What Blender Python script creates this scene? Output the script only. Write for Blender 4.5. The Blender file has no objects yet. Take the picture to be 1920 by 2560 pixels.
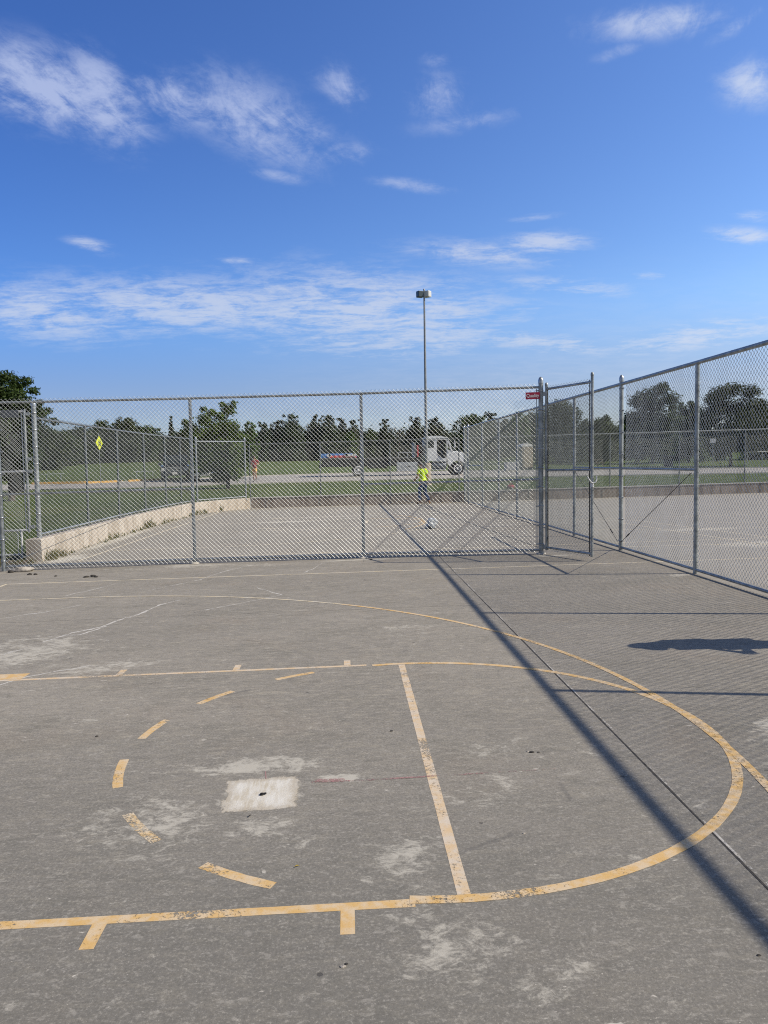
import bpy, bmesh, math, random
import numpy as np
from mathutils import Vector, Matrix, Euler
from mathutils.geometry import delaunay_2d_cdt
random.seed(7); rng = np.random.default_rng(7)
R = math.radians
sc = bpy.context.scene
COL = sc.collection
LX, LY = 0.0143, -0.0032            # true vertical relative to the gently sloping court

# ------------------------------------------------------------------ helpers
class MB:
    def __init__(s): s.v=[]; s.f=[]; s.m=[]; s.mi=0; s.sm=[]
    def add(s, vs, fs, smooth=False):
        b=len(s.v); s.v+= [tuple(v) for v in vs]
        for f in fs: s.f.append(tuple(i+b for i in f)); s.m.append(s.mi); s.sm.append(smooth)
        return s
    def box(s, c, d, rz=0, bev=0):
        x,y,z=[k/2 for k in d]
        if bev>0:
            b=min(bev,x*.9,y*.9,z*.9); vs=[]; fs=[]
            bm=bmesh.new(); bmesh.ops.create_cube(bm,size=1)
            for v in bm.verts: v.co=Vector((v.co.x*d[0],v.co.y*d[1],v.co.z*d[2]))
            bmesh.ops.bevel(bm,geom=bm.edges[:],offset=b,segments=2,affect='EDGES',profile=.6)
            M=Matrix.Translation(Vector(c))@Matrix.Rotation(rz,4,'Z')
            bm.verts.index_update()
            s.add([M@v.co for v in bm.verts],[[v.index for v in f.verts] for f in bm.faces]); bm.free(); return s
        M=Matrix.Translation(Vector(c))@Matrix.Rotation(rz,4,'Z')
        vs=[M@Vector((sx*x,sy*y,sz*z)) for sx,sy,sz in ((-1,-1,-1),(1,-1,-1),(1,1,-1),(-1,1,-1),(-1,-1,1),(1,-1,1),(1,1,1),(-1,1,1))]
        return s.add(vs,[(0,3,2,1),(4,5,6,7),(0,1,5,4),(1,2,6,5),(2,3,7,6),(3,0,4,7)])
    def tube(s, pts, r, n=10, cap=True):
        pts=[Vector(p) for p in pts]; rs=r if isinstance(r,(list,tuple)) else [r]*len(pts)
        vs=[];fs=[]; ref=None
        for i,p in enumerate(pts):
            t=(pts[min(i+1,len(pts)-1)]-pts[max(i-1,0)]).normalized()
            if ref is None:
                a=Vector((0,0,1)) if abs(t.z)<.9 else Vector((1,0,0)); ref=t.cross(a).normalized()
            ref=(ref-t*ref.dot(t)).normalized(); b=t.cross(ref)
            for k in range(n):
                q=2*math.pi*k/n; vs.append(p+(ref*math.cos(q)+b*math.sin(q))*rs[i])
        for i in range(len(pts)-1):
            for k in range(n): fs.append((i*n+k,i*n+(k+1)%n,(i+1)*n+(k+1)%n,(i+1)*n+k))
        s.add(vs,fs,True)
        if cap:
            s.add(vs[:n],[tuple(range(n-1,-1,-1))]); s.add(vs[-n:],[tuple(range(n))])
        return s
    def prism(s, prof, axis, a, b):
        # prof: 2d points (u,v); axis 'y': (u,y,v), 'x': (x,u,v), 'z': (u,v,z)
        def P(u,v,w): return (u,w,v) if axis=='y' else (w,u,v) if axis=='x' else (u,v,w)
        n=len(prof); vs=[P(u,v,a) for u,v in prof]+[P(u,v,b) for u,v in prof]
        fs=[tuple(range(n)),tuple(range(2*n-1,n-1,-1))]+[(i,i+n,(i+1)%n+n,(i+1)%n) for i in range(n)]
        return s.add(vs,fs)
    def lathe(s, prof, c=(0,0,0), n=20, axis='z'):
        vs=[];fs=[]
        for r,h in prof:
            for k in range(n):
                q=2*math.pi*k/n; x,y=r*math.cos(q),r*math.sin(q)
                v=(x,y,h) if axis=='z' else (x,h,y) if axis=='y' else (h,x,y)
                vs.append((v[0]+c[0],v[1]+c[1],v[2]+c[2]))
        for i in range(len(prof)-1):
            for k in range(n): fs.append((i*n+k,i*n+(k+1)%n,(i+1)*n+(k+1)%n,(i+1)*n+k))
        s.add(vs,fs,True)
        m=len(prof)
        s.add(vs[:n],[tuple(range(n-1,-1,-1))]); s.add(vs[(m-1)*n:],[tuple(range(n))])
        return s
    def build(s, name, mats, parent=None, fixn=True):
        me=bpy.data.meshes.new(name); me.from_pydata(s.v,[],s.f)
        mats=mats if isinstance(mats,(list,tuple)) else [mats]
        for m in mats: me.materials.append(m)
        me.polygons.foreach_set('material_index',s.m); me.polygons.foreach_set('use_smooth',s.sm)
        if fixn:
            bm=bmesh.new(); bm.from_mesh(me); bmesh.ops.recalc_face_normals(bm,faces=bm.faces[:]); bm.to_mesh(me); bm.free()
        me.update()
        o=bpy.data.objects.new(name,me); COL.objects.link(o)
        if parent is not None: o.parent=parent
        return o
def npmesh(name, V, F, mat, parent=None, smooth=False):
    me=bpy.data.meshes.new(name); nv=len(V); nf=len(F); k=F.shape[1]
    me.vertices.add(nv); me.vertices.foreach_set('co',np.ascontiguousarray(V,dtype=np.float32).ravel())
    me.loops.add(nf*k); me.loops.foreach_set('vertex_index',np.ascontiguousarray(F,dtype=np.int32).ravel())
    me.polygons.add(nf); me.polygons.foreach_set('loop_start',np.arange(0,nf*k,k,dtype=np.int32))
    me.polygons.foreach_set('use_smooth',np.full(nf,smooth))
    me.materials.append(mat); me.update(calc_edges=True); me.validate()
    o=bpy.data.objects.new(name,me); COL.objects.link(o)
    if parent is not None: o.parent=parent
    return o
def tag(o, label=None, cat=None, group=None, kind=None):
    if label: o['label']=label
    if cat: o['category']=cat
    if group: o['group']=group
    if kind: o['kind']=kind
    return o
def thing(name, label, cat, loc=(0,0,0), rz=0, group=None):
    o=bpy.data.objects.new(name,None); COL.objects.link(o); o.location=loc; o.rotation_euler=(0,0,rz)
    o.empty_display_size=.2
    return tag(o,label,cat,group)
def struct(o): o['kind']='structure'; return o
def copy_tree(o, parent=None):
    c=o.copy(); COL.objects.link(c)
    if parent is not None: c.parent=parent
    for ch in o.children: copy_tree(ch,c)
    return c

# ------------------------------------------------------------------ materials
class NT:
    def __init__(s, nt): s.t=nt; s.n=nt.nodes; s.l=nt.links
    def node(s, typ, **kw):
        n=s.n.new(typ)
        for k,v in kw.items(): setattr(n,k,v)
        return n
    def link(s,a,b): s.l.new(a,b)
    def setin(s, sock, v):
        if hasattr(v,'is_output'): s.l.new(v,sock)
        else: sock.default_value=v
    def math(s, op, a, b=0.0, c=None, clamp=False):
        n=s.node('ShaderNodeMath',operation=op); n.use_clamp=clamp
        s.setin(n.inputs[0],a); s.setin(n.inputs[1],b)
        if c is not None: s.setin(n.inputs[2],c)
        return n.outputs[0]
    def mix(s, f, a, b):
        n=s.node('ShaderNodeMix',data_type='RGBA'); s.setin(n.inputs[0],f); s.setin(n.inputs[6],a); s.setin(n.inputs[7],b); return n.outputs[2]
    def noise(s, vec, scale, detail=4, rough=.55, dist=0):
        n=s.node('ShaderNodeTexNoise'); s.setin(n.inputs['Vector'],vec); n.inputs['Scale'].default_value=scale
        n.inputs['Detail'].default_value=detail; n.inputs['Roughness'].default_value=rough; n.inputs['Distortion'].default_value=dist
        return n.outputs[0]
    def ramp(s, v, a, b, smooth=True):
        n=s.node('ShaderNodeMapRange'); n.interpolation_type='SMOOTHSTEP' if smooth else 'LINEAR'
        s.setin(n.inputs[0],v); n.inputs[1].default_value=a; n.inputs[2].default_value=b; return n.outputs[0]
    def scale(s, vec, sx, sy, sz, loc=(0,0,0), rz=0):
        n=s.node('ShaderNodeMapping'); s.setin(n.inputs[0],vec); n.inputs['Scale'].default_value=(sx,sy,sz)
        n.inputs['Location'].default_value=loc; n.inputs['Rotation'].default_value=(0,0,rz); return n.outputs[0]
def C(r,g,b): return (r,g,b,1)
def mat(name, col, rough=.6, metal=0, nscale=6, namt=.15, bump=0, bscale=40, col2=None, stretch=(1,1,1), spec=None, coat=0):
    m=bpy.data.materials.new(name); m.use_nodes=True; t=NT(m.node_tree); b=t.n['Principled BSDF']
    g=t.node('ShaderNodeNewGeometry'); tc=t.node('ShaderNodeTexCoord')
    v=t.scale(tc.outputs['Object'],*stretch)
    n=t.noise(v,nscale,5,.6)
    dark=tuple(c*(1-namt*1.6) for c in col[:3])+(1,); lite=tuple(min(1,c*(1+namt)) for c in (col2 or col)[:3])+(1,)
    t.link(t.mix(t.ramp(n,.3,.7),dark,lite),b.inputs['Base Color'])
    b.inputs['Roughness'].default_value=rough; b.inputs['Metallic'].default_value=metal
    if coat: b.inputs['Coat Weight'].default_value=coat; b.inputs['Coat Roughness'].default_value=.1
    if spec is not None: b.inputs['Specular IOR Level'].default_value=spec
    if bump:
        bn=t.node('ShaderNodeBump'); bn.inputs['Strength'].default_value=bump; bn.inputs['Distance'].default_value=.01
        t.link(t.noise(v,bscale,4,.6),bn.inputs['Height']); t.link(bn.outputs[0],b.inputs['Normal'])
    return m
M={}
M['galv']=mat('galvanised_steel',C(.35,.375,.38),.45,.55,9,.22,.05,60)
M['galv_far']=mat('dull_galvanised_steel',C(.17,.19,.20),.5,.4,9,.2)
M['galv_new']=mat('bright_galvanised_steel',C(.42,.44,.45),.36,.7,12,.15,.05,60)
M['wire']=mat('galvanised_wire',C(.50,.52,.52),.4,.3,3,.12)
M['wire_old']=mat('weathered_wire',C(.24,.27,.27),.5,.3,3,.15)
M['whitepipe']=mat('pale_zinc_pipe',C(.66,.67,.67),.5,.2,8,.12)
M['plate']=mat('dark_grey_plate',C(.10,.11,.12),.5,.2,4,.1)
M['black']=mat('black_plastic',C(.015,.015,.017),.5,0,8,.2)
M['rubber']=mat('tyre_rubber',C(.018,.018,.018),.8,0,20,.2)
M['white']=mat('white_truck_paint',C(.78,.79,.80),.3,0,3,.03,coat=.3)
M['chassis']=mat('dark_chassis',C(.022,.022,.024),.6,.1,8,.25)
M['deck']=mat('worn_steel_deck',C(.30,.30,.29),.6,.3,5,.2)
M['alu']=mat('brushed_aluminium',C(.55,.56,.57),.38,.6,6,.08,stretch=(1,1,6))
M['tank']=mat('grey_fuel_tank',C(.17,.19,.22),.45,.4,5,.12)
M['glass']=mat('dark_cab_glass',C(.02,.028,.03),.08,0,3,.05,spec=.7)
M['red']=mat('red_panel',C(.55,.02,.04),.5,0,5,.08)
M['signred']=mat('crimson_sign_face',C(.42,.012,.05),.45,0,5,.05)
M['signwhite']=mat('white_sign_lettering',C(.85,.83,.82),.5,0,5,.02)
M['yellowsign']=mat('fluorescent_yellow_green',C(.80,.88,.02),.5,0,5,.03)
M['blackpaint']=mat('black_sign_symbol',C(.02,.02,.02),.6,0,5,.05)
M['bannerblue']=mat('blue_banner_cloth',C(.03,.16,.45),.7,0,8,.12)
M['bannerred']=mat('red_banner_cloth',C(.55,.05,.045),.7,0,8,.12)
M['bannerwhite']=mat('white_banner_cloth',C(.8,.8,.78),.7,0,8,.05)
M['tan']=mat('tan_plastic',C(.36,.30,.22),.6,0,4,.1)
M['offwhite']=mat('off_white_plastic',C(.75,.75,.72),.55,0,4,.05)
M['greybox']=mat('pale_grey_cabinet',C(.42,.43,.46),.5,.1,4,.06)
M['brown']=mat('brown_recycled_boards',C(.09,.055,.04),.75,0,6,.2)
M['navy']=mat('dark_blue_black_car_paint',C(.012,.016,.028),.25,.1,4,.1,coat=.5)
M['chrome']=mat('chrome_trim',C(.7,.72,.74),.15,.9,4,.03)
M['lamp_glass']=mat('lamp_lens',C(.6,.62,.6),.2,0,4,.05)
M['polepaint']=mat('grey_pole_paint',C(.30,.31,.32),.45,.35,5,.1)
M['fixture']=mat('pale_fixture_housing',C(.62,.62,.60),.5,.1,5,.06)
M['fixdark']=mat('shaded_floodlight',C(.07,.09,.10),.25,.2,5,.1)  # shade of the floodlight turned from the sun, put into its colour
M['skin']=mat('skin',C(.42,.23,.16),.55,0,12,.1)
M['hivis']=mat('hi_vis_yellow_cloth',C(.62,.85,.03),.8,0,14,.12)
M['denim']=mat('blue_denim',C(.05,.09,.19),.85,0,14,.2)
M['cap']=mat('black_cap_cloth',C(.02,.02,.022),.8,0,14,.15)
M['boot']=mat('tan_boot_leather',C(.30,.17,.09),.7,0,14,.15)
M['hair']=mat('brown_hair',C(.07,.04,.025),.7,0,30,.2)
M['pinktop']=mat('dark_red_running_top',C(.30,.04,.05),.8,0,14,.15)
M['yshort']=mat('yellow_orange_shorts',C(.80,.45,.10),.8,0,14,.1)
M['greytee']=mat('grey_tee_cloth',C(.18,.18,.19),.85,0,14,.12)
M['shoe']=mat('dark_trainer',C(.05,.05,.06),.7,0,14,.15)
M['bark']=mat('tree_bark',C(.075,.058,.045),.9,0,8,.3,.6,30,stretch=(1,1,.2))
M['conc_post']=mat('tan_concrete_footing',C(.37,.31,.24),.85,0,6,.18,.3,40)
M['patch_bolt']=mat('rusty_black_bolt',C(.02,.018,.016),.7,.2,20,.3)
M['yellowkerb']=mat('yellow_painted_kerb',C(.72,.42,.10),.7,0,5,.2)
M['kerb']=mat('concrete_kerb',C(.42,.40,.36),.85,0,5,.15)
M['redbag']=mat('pink_red_fabric',C(.50,.10,.12),.8,0,12,.15)
M['leafdry']=mat('yellow_dry_leaf',C(.45,.33,.05),.7,0,30,.2)
M['rock']=mat('broken_concrete',C(.42,.38,.33),.9,0,14,.25,.5,40)
M['soil']=mat('dark_crumbled_asphalt',C(.05,.045,.04),.95,0,25,.3,.5,60)

def ground_mat():
    m=bpy.data.materials.new('court_concrete'); m.use_nodes=True; t=NT(m.node_tree); b=t.n['Principled BSDF']
    P=t.node('ShaderNodeNewGeometry').outputs['Position']
    st=t.scale(P,.35,1,1)                      # broom texture runs along X
    big=t.noise(t.scale(P,.6,1,1),.45,5,.55); mid=t.noise(st,2.2,6,.62,.4); fine=t.noise(st,26,5,.7); grit=t.noise(P,170,3,.7)
    c=t.mix(t.ramp(big,.3,.72),C(.256,.233,.199),C(.338,.305,.258))
    warm=t.ramp(t.noise(P,.9,4,.6,.3),.52,.72)
    c=t.mix(t.math('MULTIPLY',warm,.45),c,C(.30,.24,.18))
    c=t.mix(t.math('MULTIPLY',t.ramp(mid,.42,.75),.55),c,C(.195,.18,.145))
    mot=t.noise(t.scale(P,.45,1.1,1),7.5,7,.72,.6); c=t.mix(t.math('MULTIPLY',t.ramp(mot,.5,.68),.6),c,C(.165,.152,.122)); c=t.mix(t.math('MULTIPLY',t.ramp(mot,.47,.33),.5),c,C(.42,.375,.295))
    c=t.mix(t.math('MULTIPLY',t.ramp(fine,.45,.72),.65),c,C(.44,.39,.305))
    c=t.mix(t.math('MULTIPLY',t.ramp(grit,.46,.68),.62),c,C(.14,.128,.10))
    sep=t.node('ShaderNodeSeparateXYZ'); t.link(P,sep.inputs[0]); X,Y=sep.outputs[0],sep.outputs[1]
    # darker grey-brown tone nearer the viewer, paler by the far wall
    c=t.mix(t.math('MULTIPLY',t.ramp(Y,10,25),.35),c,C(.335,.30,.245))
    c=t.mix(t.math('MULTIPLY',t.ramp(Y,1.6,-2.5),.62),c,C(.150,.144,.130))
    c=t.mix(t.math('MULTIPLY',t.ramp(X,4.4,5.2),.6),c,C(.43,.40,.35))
    ag=t.noise(P,74,3,.72); ag2=t.noise(t.scale(P,.7,1,1),27,4,.72,.4); c=t.mix(t.math('MULTIPLY',t.ramp(ag,.50,.66),.55),c,C(.130,.122,.108)); c=t.mix(t.math('MULTIPLY',t.ramp(ag,.46,.33),.45),c,C(.45,.42,.365)); c=t.mix(t.math('MULTIPLY',t.ramp(ag2,.53,.66),.38),c,C(.15,.14,.12)); c=t.mix(t.math('MULTIPLY',t.ramp(ag2,.45,.34),.34),c,C(.44,.41,.36))
    # pale lime / salt stains: patches where two noises agree, heavier in chosen areas
    stn=t.noise(t.scale(P,.75,1.25,1,rz=.25),3.4,10,.74,1.0); stn2=t.noise(t.scale(P,.85,1.15,1,rz=-.1),15,9,.80,.7)
    def blob(cx,cy,rx,ry,a,rz=0):
        q=t.node('ShaderNodeMapping'); q.vector_type='TEXTURE'; t.link(P,q.inputs[0]); q.inputs['Location'].default_value=(cx,cy,0); q.inputs['Rotation'].default_value=(0,0,rz); q.inputs['Scale'].default_value=(rx,ry,1)
        ln=t.node('ShaderNodeVectorMath',operation='LENGTH'); t.link(q.outputs[0],ln.inputs[0])
        return t.math('MULTIPLY',t.ramp(ln.outputs[1],1,.15),a)
    bl=None
    for a in [(-3.6,2.9,.9,1.1,.9,.5),(-3.9,1.4,1.0,.8,.75,0),(-2.6,2.1,.9,.35,.6,.3),(-.95,-.32,.55,.22,1.0,0),(-1.35,-1.05,.4,.45,.65,0),(-1.6,-.9,.5,.3,.55,.8),(-.9,-1.1,.35,.22,.7,0),
              (-.1,-2.1,.35,.4,.55,0),(-.2,-1.5,.3,.4,.7,0),(.25,-2.35,.28,.25,.55,0),(.35,-.25,.25,.18,.75,0),(.3,-.75,.28,.22,.6,.3),(.2,-.9,.3,.25,.6,0),(2.3,-.1,.35,.3,.9,0),(2.05,-.6,.28,.22,.6,0),
              (.2,3.2,.6,.5,.5,0),(-.93,-.71,.30,.30,1.5,0),(-.5,-.56,.2,.09,1.5,0),(-2.6,8.9,3.2,.35,.55,0),(-.2,9.05,1.4,.2,1.1,0),(-3.2,9.1,1.0,.25,1.1,0),(3.1,8.7,.7,.2,.95,0),(4.3,6.0,.35,.22,1.0,0),(-2.3,19,1.6,.5,1.2,0),(-.3,19.6,1.1,.25,.9,0),(2.6,21,1.4,.3,.8,0),(2.3,17.7,.9,.14,1.5,0),
              (-1.2,20.6,3.0,.5,.7,0),(7.5,12.4,1.6,.5,1.2,0),(7.3,9.3,1.6,.8,1.1,0),(9,7.5,2.5,1.2,.9,0),(6.2,15.5,1.5,.6,.7,0),(8.8,4.8,2.2,1,.7,0),(-6.0,10.9,.5,1.2,1.4,0),(-6.2,15,.35,6,1.1,0)]:
        q=blob(*a); bl=q if bl is None else t.math('MAXIMUM',bl,q)
    s1=t.ramp(t.math('ADD',t.math('MULTIPLY_ADD',stn,.5,t.math('MULTIPLY',stn2,.5)),t.math('MULTIPLY',bl,.14)),.55,.665)
    c=t.mix(t.math('MULTIPLY',s1,.72),c,C(.55,.515,.44))
    # little white paint drips and dark spalls
    sp1=t.noise(t.scale(P,.55,1.5,1),21,5,.62,.7); dens=t.ramp(t.noise(P,.8,4,.6),.40,.62); drip=t.ramp(t.math('MULTIPLY_ADD',dens,.055,sp1),.712,.742)
    c=t.mix(t.math('MULTIPLY',drip,.75),c,C(.60,.56,.49))
    sp2=t.noise(t.scale(P,.8,1.2,1,(5,9,0)),75,4,.6); c=t.mix(t.math('MULTIPLY',t.ramp(t.math('MULTIPLY_ADD',dens,.03,sp2),.70,.74),.7),c,C(.60,.56,.49))
    vo2=t.node('ShaderNodeTexVoronoi'); t.link(t.scale(P,1,1.2,1,(3.3,1.7,0)),vo2.inputs['Vector']); vo2.inputs['Scale'].default_value=3.3
    rs2=t.node('ShaderNodeSeparateColor'); t.link(vo2.outputs['Color'],rs2.inputs[0])
    spall=t.math('MULTIPLY',t.ramp(t.math('MULTIPLY_ADD',t.noise(P,40,4,.7),.05,vo2.outputs['Distance']),.078,.058),t.math('GREATER_THAN',rs2.outputs[1],.5))
    c=t.mix(t.math('MULTIPLY',spall,.8),c,C(.07,.065,.06))
    vo3=t.node('ShaderNodeTexVoronoi'); vo3.feature='DISTANCE_TO_EDGE'; t.link(t.math('ADD',0,0) if False else t.scale(P,.55,.55,1),vo3.inputs['Vector']); vo3.inputs['Scale'].default_value=.55
    crk=t.math('MULTIPLY',t.ramp(t.math('MULTIPLY_ADD',t.noise(P,5,6,.75),.05,vo3.outputs[0]),.0285,.024),t.ramp(t.noise(P,.7,3),.47,.6))
    c=t.mix(t.math('MULTIPLY',crk,.42),c,C(.10,.095,.09))
    t.link(c,b.inputs['Base Color']); b.inputs['Roughness'].default_value=.86; b.inputs['Specular IOR Level'].default_value=.35
    bn=t.node('ShaderNodeBump'); bn.inputs['Strength'].default_value=.35; bn.inputs['Distance'].default_value=.004
    h=t.math('MULTIPLY_ADD',fine,.5,t.math('MULTIPLY',grit,.5)); t.link(t.math('SUBTRACT',h,spall),bn.inputs['Height']); t.link(bn.outputs[0],b.inputs['Normal'])
    return m
def paint_mat(name, col, wear, worncol):
    m=bpy.data.materials.new(name); m.use_nodes=True; t=NT(m.node_tree); b=t.n['Principled BSDF']; out=t.n['Material Output']
    P=t.node('ShaderNodeNewGeometry').outputs['Position']
    n1=t.noise(P,3.2,6,.65); n2=t.noise(P,62,7,.78,.6); n3=t.noise(P,140,3,.7)
    c=t.mix(t.ramp(t.noise(P,11,5,.65),.38,.62),worncol,col); c=t.mix(t.math('MULTIPLY',t.ramp(n3,.52,.75),.35),c,tuple(k*.5 for k in col[:3])+(1,))
    t.link(c,b.inputs['Base Color']); b.inputs['Roughness'].default_value=.8
    a=t.ramp(t.math('ADD',t.math('MULTIPLY_ADD',n2,.62,t.math('MULTIPLY',n1,.38)),t.math('MULTIPLY',t.math('SUBTRACT',t.noise(P,1.1,3,.5),.5),.30)),.60-.12*wear,.635-.12*wear)
    tr=t.node('ShaderNodeBsdfTransparent'); mx=t.node('ShaderNodeMixShader'); t.link(a,mx.inputs[0]); t.link(b.outputs[0],mx.inputs[1]); t.link(tr.outputs[0],mx.inputs[2]); t.link(mx.outputs[0],out.inputs[0])
    return m
def grass_mat():
    m=bpy.data.materials.new('mown_grass'); m.use_nodes=True; t=NT(m.node_tree); b=t.n['Principled BSDF']
    P=t.node('ShaderNodeNewGeometry').outputs['Position']; sep=t.node('ShaderNodeSeparateXYZ'); t.link(P,sep.inputs[0])
    n1=t.noise(P,.35,5,.6); n2=t.noise(P,5,5,.7); n3=t.noise(P,45,4,.75)
    c=t.mix(t.ramp(n1,.35,.65),C(.064,.092,.022),C(.102,.134,.034))
    c=t.mix(t.math('MULTIPLY',t.ramp(n2,.4,.7),.5),c,C(.034,.058,.016)); c=t.mix(t.math('MULTIPLY',t.ramp(n3,.5,.75),.5),c,C(.12,.15,.05))
    c=t.mix(t.math('MULTIPLY',t.ramp(sep.outputs[1],56,75),.6),c,C(.095,.135,.042))     # paler sports field beyond the road
    c=t.mix(t.math('MULTIPLY',t.ramp(t.noise(P,.16,5,.65,.5),.52,.66),.45),c,C(.14,.13,.05))
    dirt=t.math('MULTIPLY',t.ramp(sep.outputs[1],11.6,10.3),t.ramp(n2,.3,.5))           # bare soil by the gate
    c=t.mix(dirt,c,C(.14,.105,.075))
    t.link(c,b.inputs['Base Color']); b.inputs['Roughness'].default_value=.95; b.inputs['Specular IOR Level'].default_value=.1
    bn=t.node('ShaderNodeBump'); bn.inputs['Strength'].default_value=.8; bn.inputs['Distance'].default_value=.05; t.link(n3,bn.inputs['Height']); t.link(bn.outputs[0],b.inputs['Normal'])
    return m
def wall_mat(name, a, bcol, stain):
    m=bpy.data.materials.new(name); m.use_nodes=True; t=NT(m.node_tree); b=t.n['Principled BSDF']
    P=t.node('ShaderNodeNewGeometry').outputs['Position']
    n1=t.noise(P,1.1,5,.6); n2=t.noise(t.scale(P,2.5,2.5,.35),2.2,6,.65); n3=t.noise(P,60,4,.7)
    c=t.mix(t.ramp(n1,.35,.65),a,bcol); c=t.mix(t.math('MULTIPLY',t.ramp(n2,.44,.62),.85),c,stain); c=t.mix(t.math('MULTIPLY',t.ramp(n3,.5,.8),.3),c,tuple(k*.6 for k in a[:3])+(1,))
    t.link(c,b.inputs['Base Color']); b.inputs['Roughness'].default_value=.88
    bn=t.node('ShaderNodeBump'); bn.inputs['Strength'].default_value=.3; bn.inputs['Distance'].default_value=.01; t.link(n3,bn.inputs['Height']); t.link(bn.outputs[0],b.inputs['Normal'])
    return m
def leaf_mat(name, dark, lite, trans=.3):
    m=bpy.data.materials.new(name); m.use_nodes=True; t=NT(m.node_tree); b=t.n['Principled BSDF']; out=t.n['Material Output']
    g=t.node('ShaderNodeNewGeometry'); oi=t.node('ShaderNodeObjectInfo')
    n=t.noise(t.node('ShaderNodeTexCoord').outputs['Object'],1.1,3,.6)
    f=t.math('MULTIPLY_ADD',g.outputs['Random Per Island'],.5,t.math('MULTIPLY',t.ramp(n,.35,.65),.5))
    c=t.mix(f,dark,lite)
    hs=t.node('ShaderNodeHueSaturation'); t.link(c,hs.inputs['Color']); t.link(t.math('MULTIPLY_ADD',oi.outputs['Random'],.45,.78),hs.inputs['Value']); t.link(t.math('MULTIPLY_ADD',oi.outputs['Random'],.03,.485),hs.inputs['Hue'])
    c=hs.outputs[0]
    t.link(c,b.inputs['Base Color']); b.inputs['Roughness'].default_value=.6; b.inputs['Specular IOR Level'].default_value=.25
    tl=t.node('ShaderNodeBsdfTranslucent'); t.link(c,tl.inputs[0]); mx=t.node('ShaderNodeMixShader'); mx.inputs[0].default_value=trans
    t.link(b.outputs[0],mx.inputs[1]); t.link(tl.outputs[0],mx.inputs[2]); t.link(mx.outputs[0],out.inputs[0])
    return m
M['court']=ground_mat()
M['paint_y']=paint_mat('worn_yellow_line_paint',C(.64,.41,.155),.46,C(.64,.50,.33))
M['paint_worn']=paint_mat('nearly_worn_off_line_paint',C(.64,.45,.22),1.05,C(.66,.56,.42))
M['crack_w']=paint_mat('white_crack_filler',C(.60,.57,.52),.62,C(.5,.47,.42))
M['paint_p']=paint_mat('faded_peach_line_paint',C(.64,.47,.28),.5,C(.62,.53,.42))
M['paint_c']=paint_mat('faded_cream_line_paint',C(.66,.55,.36),.25,C(.60,.55,.46))
M['paint_w']=paint_mat('flaking_white_paint',C(.56,.53,.48),.95,C(.48,.45,.4))
M['chalk_red']=paint_mat('red_layout_spray',C(.36,.20,.19),1.0,C(.35,.24,.22))
M['grass']=grass_mat()
M['road']=mat('road_concrete',C(.34,.315,.28),.9,0,.6,.1,.3,30)
M['wall_l']=wall_mat('cream_concrete_wall',C(.43,.375,.31),C(.50,.445,.375),C(.31,.26,.20))
M['wall_f']=wall_mat('shaded_weathered_wall',C(.33,.28,.235),C(.40,.34,.29),C(.20,.16,.13))  # stained concrete; the far face's shade is also put into the base colours
M['wall_cap']=wall_mat('pale_wall_cap',C(.55,.52,.47),C(.62,.58,.52),C(.42,.39,.34))
M['patchcon_base']=wall_mat('fresh_repair_concrete',C(.58,.54,.465),C(.66,.62,.54),C(.50,.44,.34))
M['leaf_d']=leaf_mat('dark_leaves',C(.014,.028,.008),C(.085,.122,.030),.35)
M['leaf_l']=leaf_mat('light_green_leaves',C(.045,.080,.014),C(.12,.18,.035),.4)
M['leaf_p']=leaf_mat('pine_needles',C(.011,.022,.008),C(.046,.069,.021),.2)
M['leaf_b']=leaf_mat('bare_brown_twigs',C(.05,.04,.03),C(.11,.085,.06),.1)
M['leaf_n']=leaf_mat('locust_leaves',C(.020,.042,.010),C(.070,.125,.026),.35)
M['leaf_s']=leaf_mat('street_tree_leaves',C(.040,.080,.010),C(.12,.19,.022),.4)
M['weed']=leaf_mat('weed_blades',C(.13,.15,.05),C(.33,.30,.15),.35)
def patch_mat():
    m=M['patchcon_base'].copy(); m.name='ragged_repair_concrete'; t=NT(m.node_tree); out=t.n['Material Output']; b=t.n['Principled BSDF']
    P=t.node('ShaderNodeNewGeometry').outputs['Position']; q=t.node('ShaderNodeMapping'); q.vector_type='TEXTURE'; t.link(P,q.inputs[0]); q.inputs['Location'].default_value=(-.922,-.712,0); q.inputs['Rotation'].default_value=(0,0,.07); q.inputs['Scale'].default_value=(.185,.19,1)
    sp=t.node('ShaderNodeSeparateXYZ'); t.link(q.outputs[0],sp.inputs[0]); e=t.math('MAXIMUM',t.math('ABSOLUTE',sp.outputs[0]),t.math('ABSOLUTE',sp.outputs[1]))
    n=t.noise(P,8,9,.72,.8); n2=t.noise(P,55,5,.75); e2=t.math('ADD',e,t.math('MULTIPLY',t.math('SUBTRACT',t.math('MULTIPLY_ADD',n,.75,t.math('MULTIPLY',n2,.25)),.5),.95))
    sk=t.noise(t.scale(P,1,.12,1,rz=.6),38,4,.6); base=b.inputs['Base Color'].links[0].from_socket; c2=t.mix(t.math('MULTIPLY',t.ramp(sk,.42,.62),.55),base,C(.72,.70,.65)); c2=t.mix(t.math('MULTIPLY',t.ramp(e2,.72,.95),.55),c2,C(.38,.32,.235)); t.link(c2,b.inputs['Base Color'])
    tr=t.node('ShaderNodeBsdfTransparent'); mx=t.node('ShaderNodeMixShader'); t.link(t.ramp(e2,1.0,1.10),mx.inputs[0]); t.link(b.outputs[0],mx.inputs[1]); t.link(tr.outputs[0],mx.inputs[2]); t.link(mx.outputs[0],out.inputs[0])
    return m
M['patchcon']=patch_mat()
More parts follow.
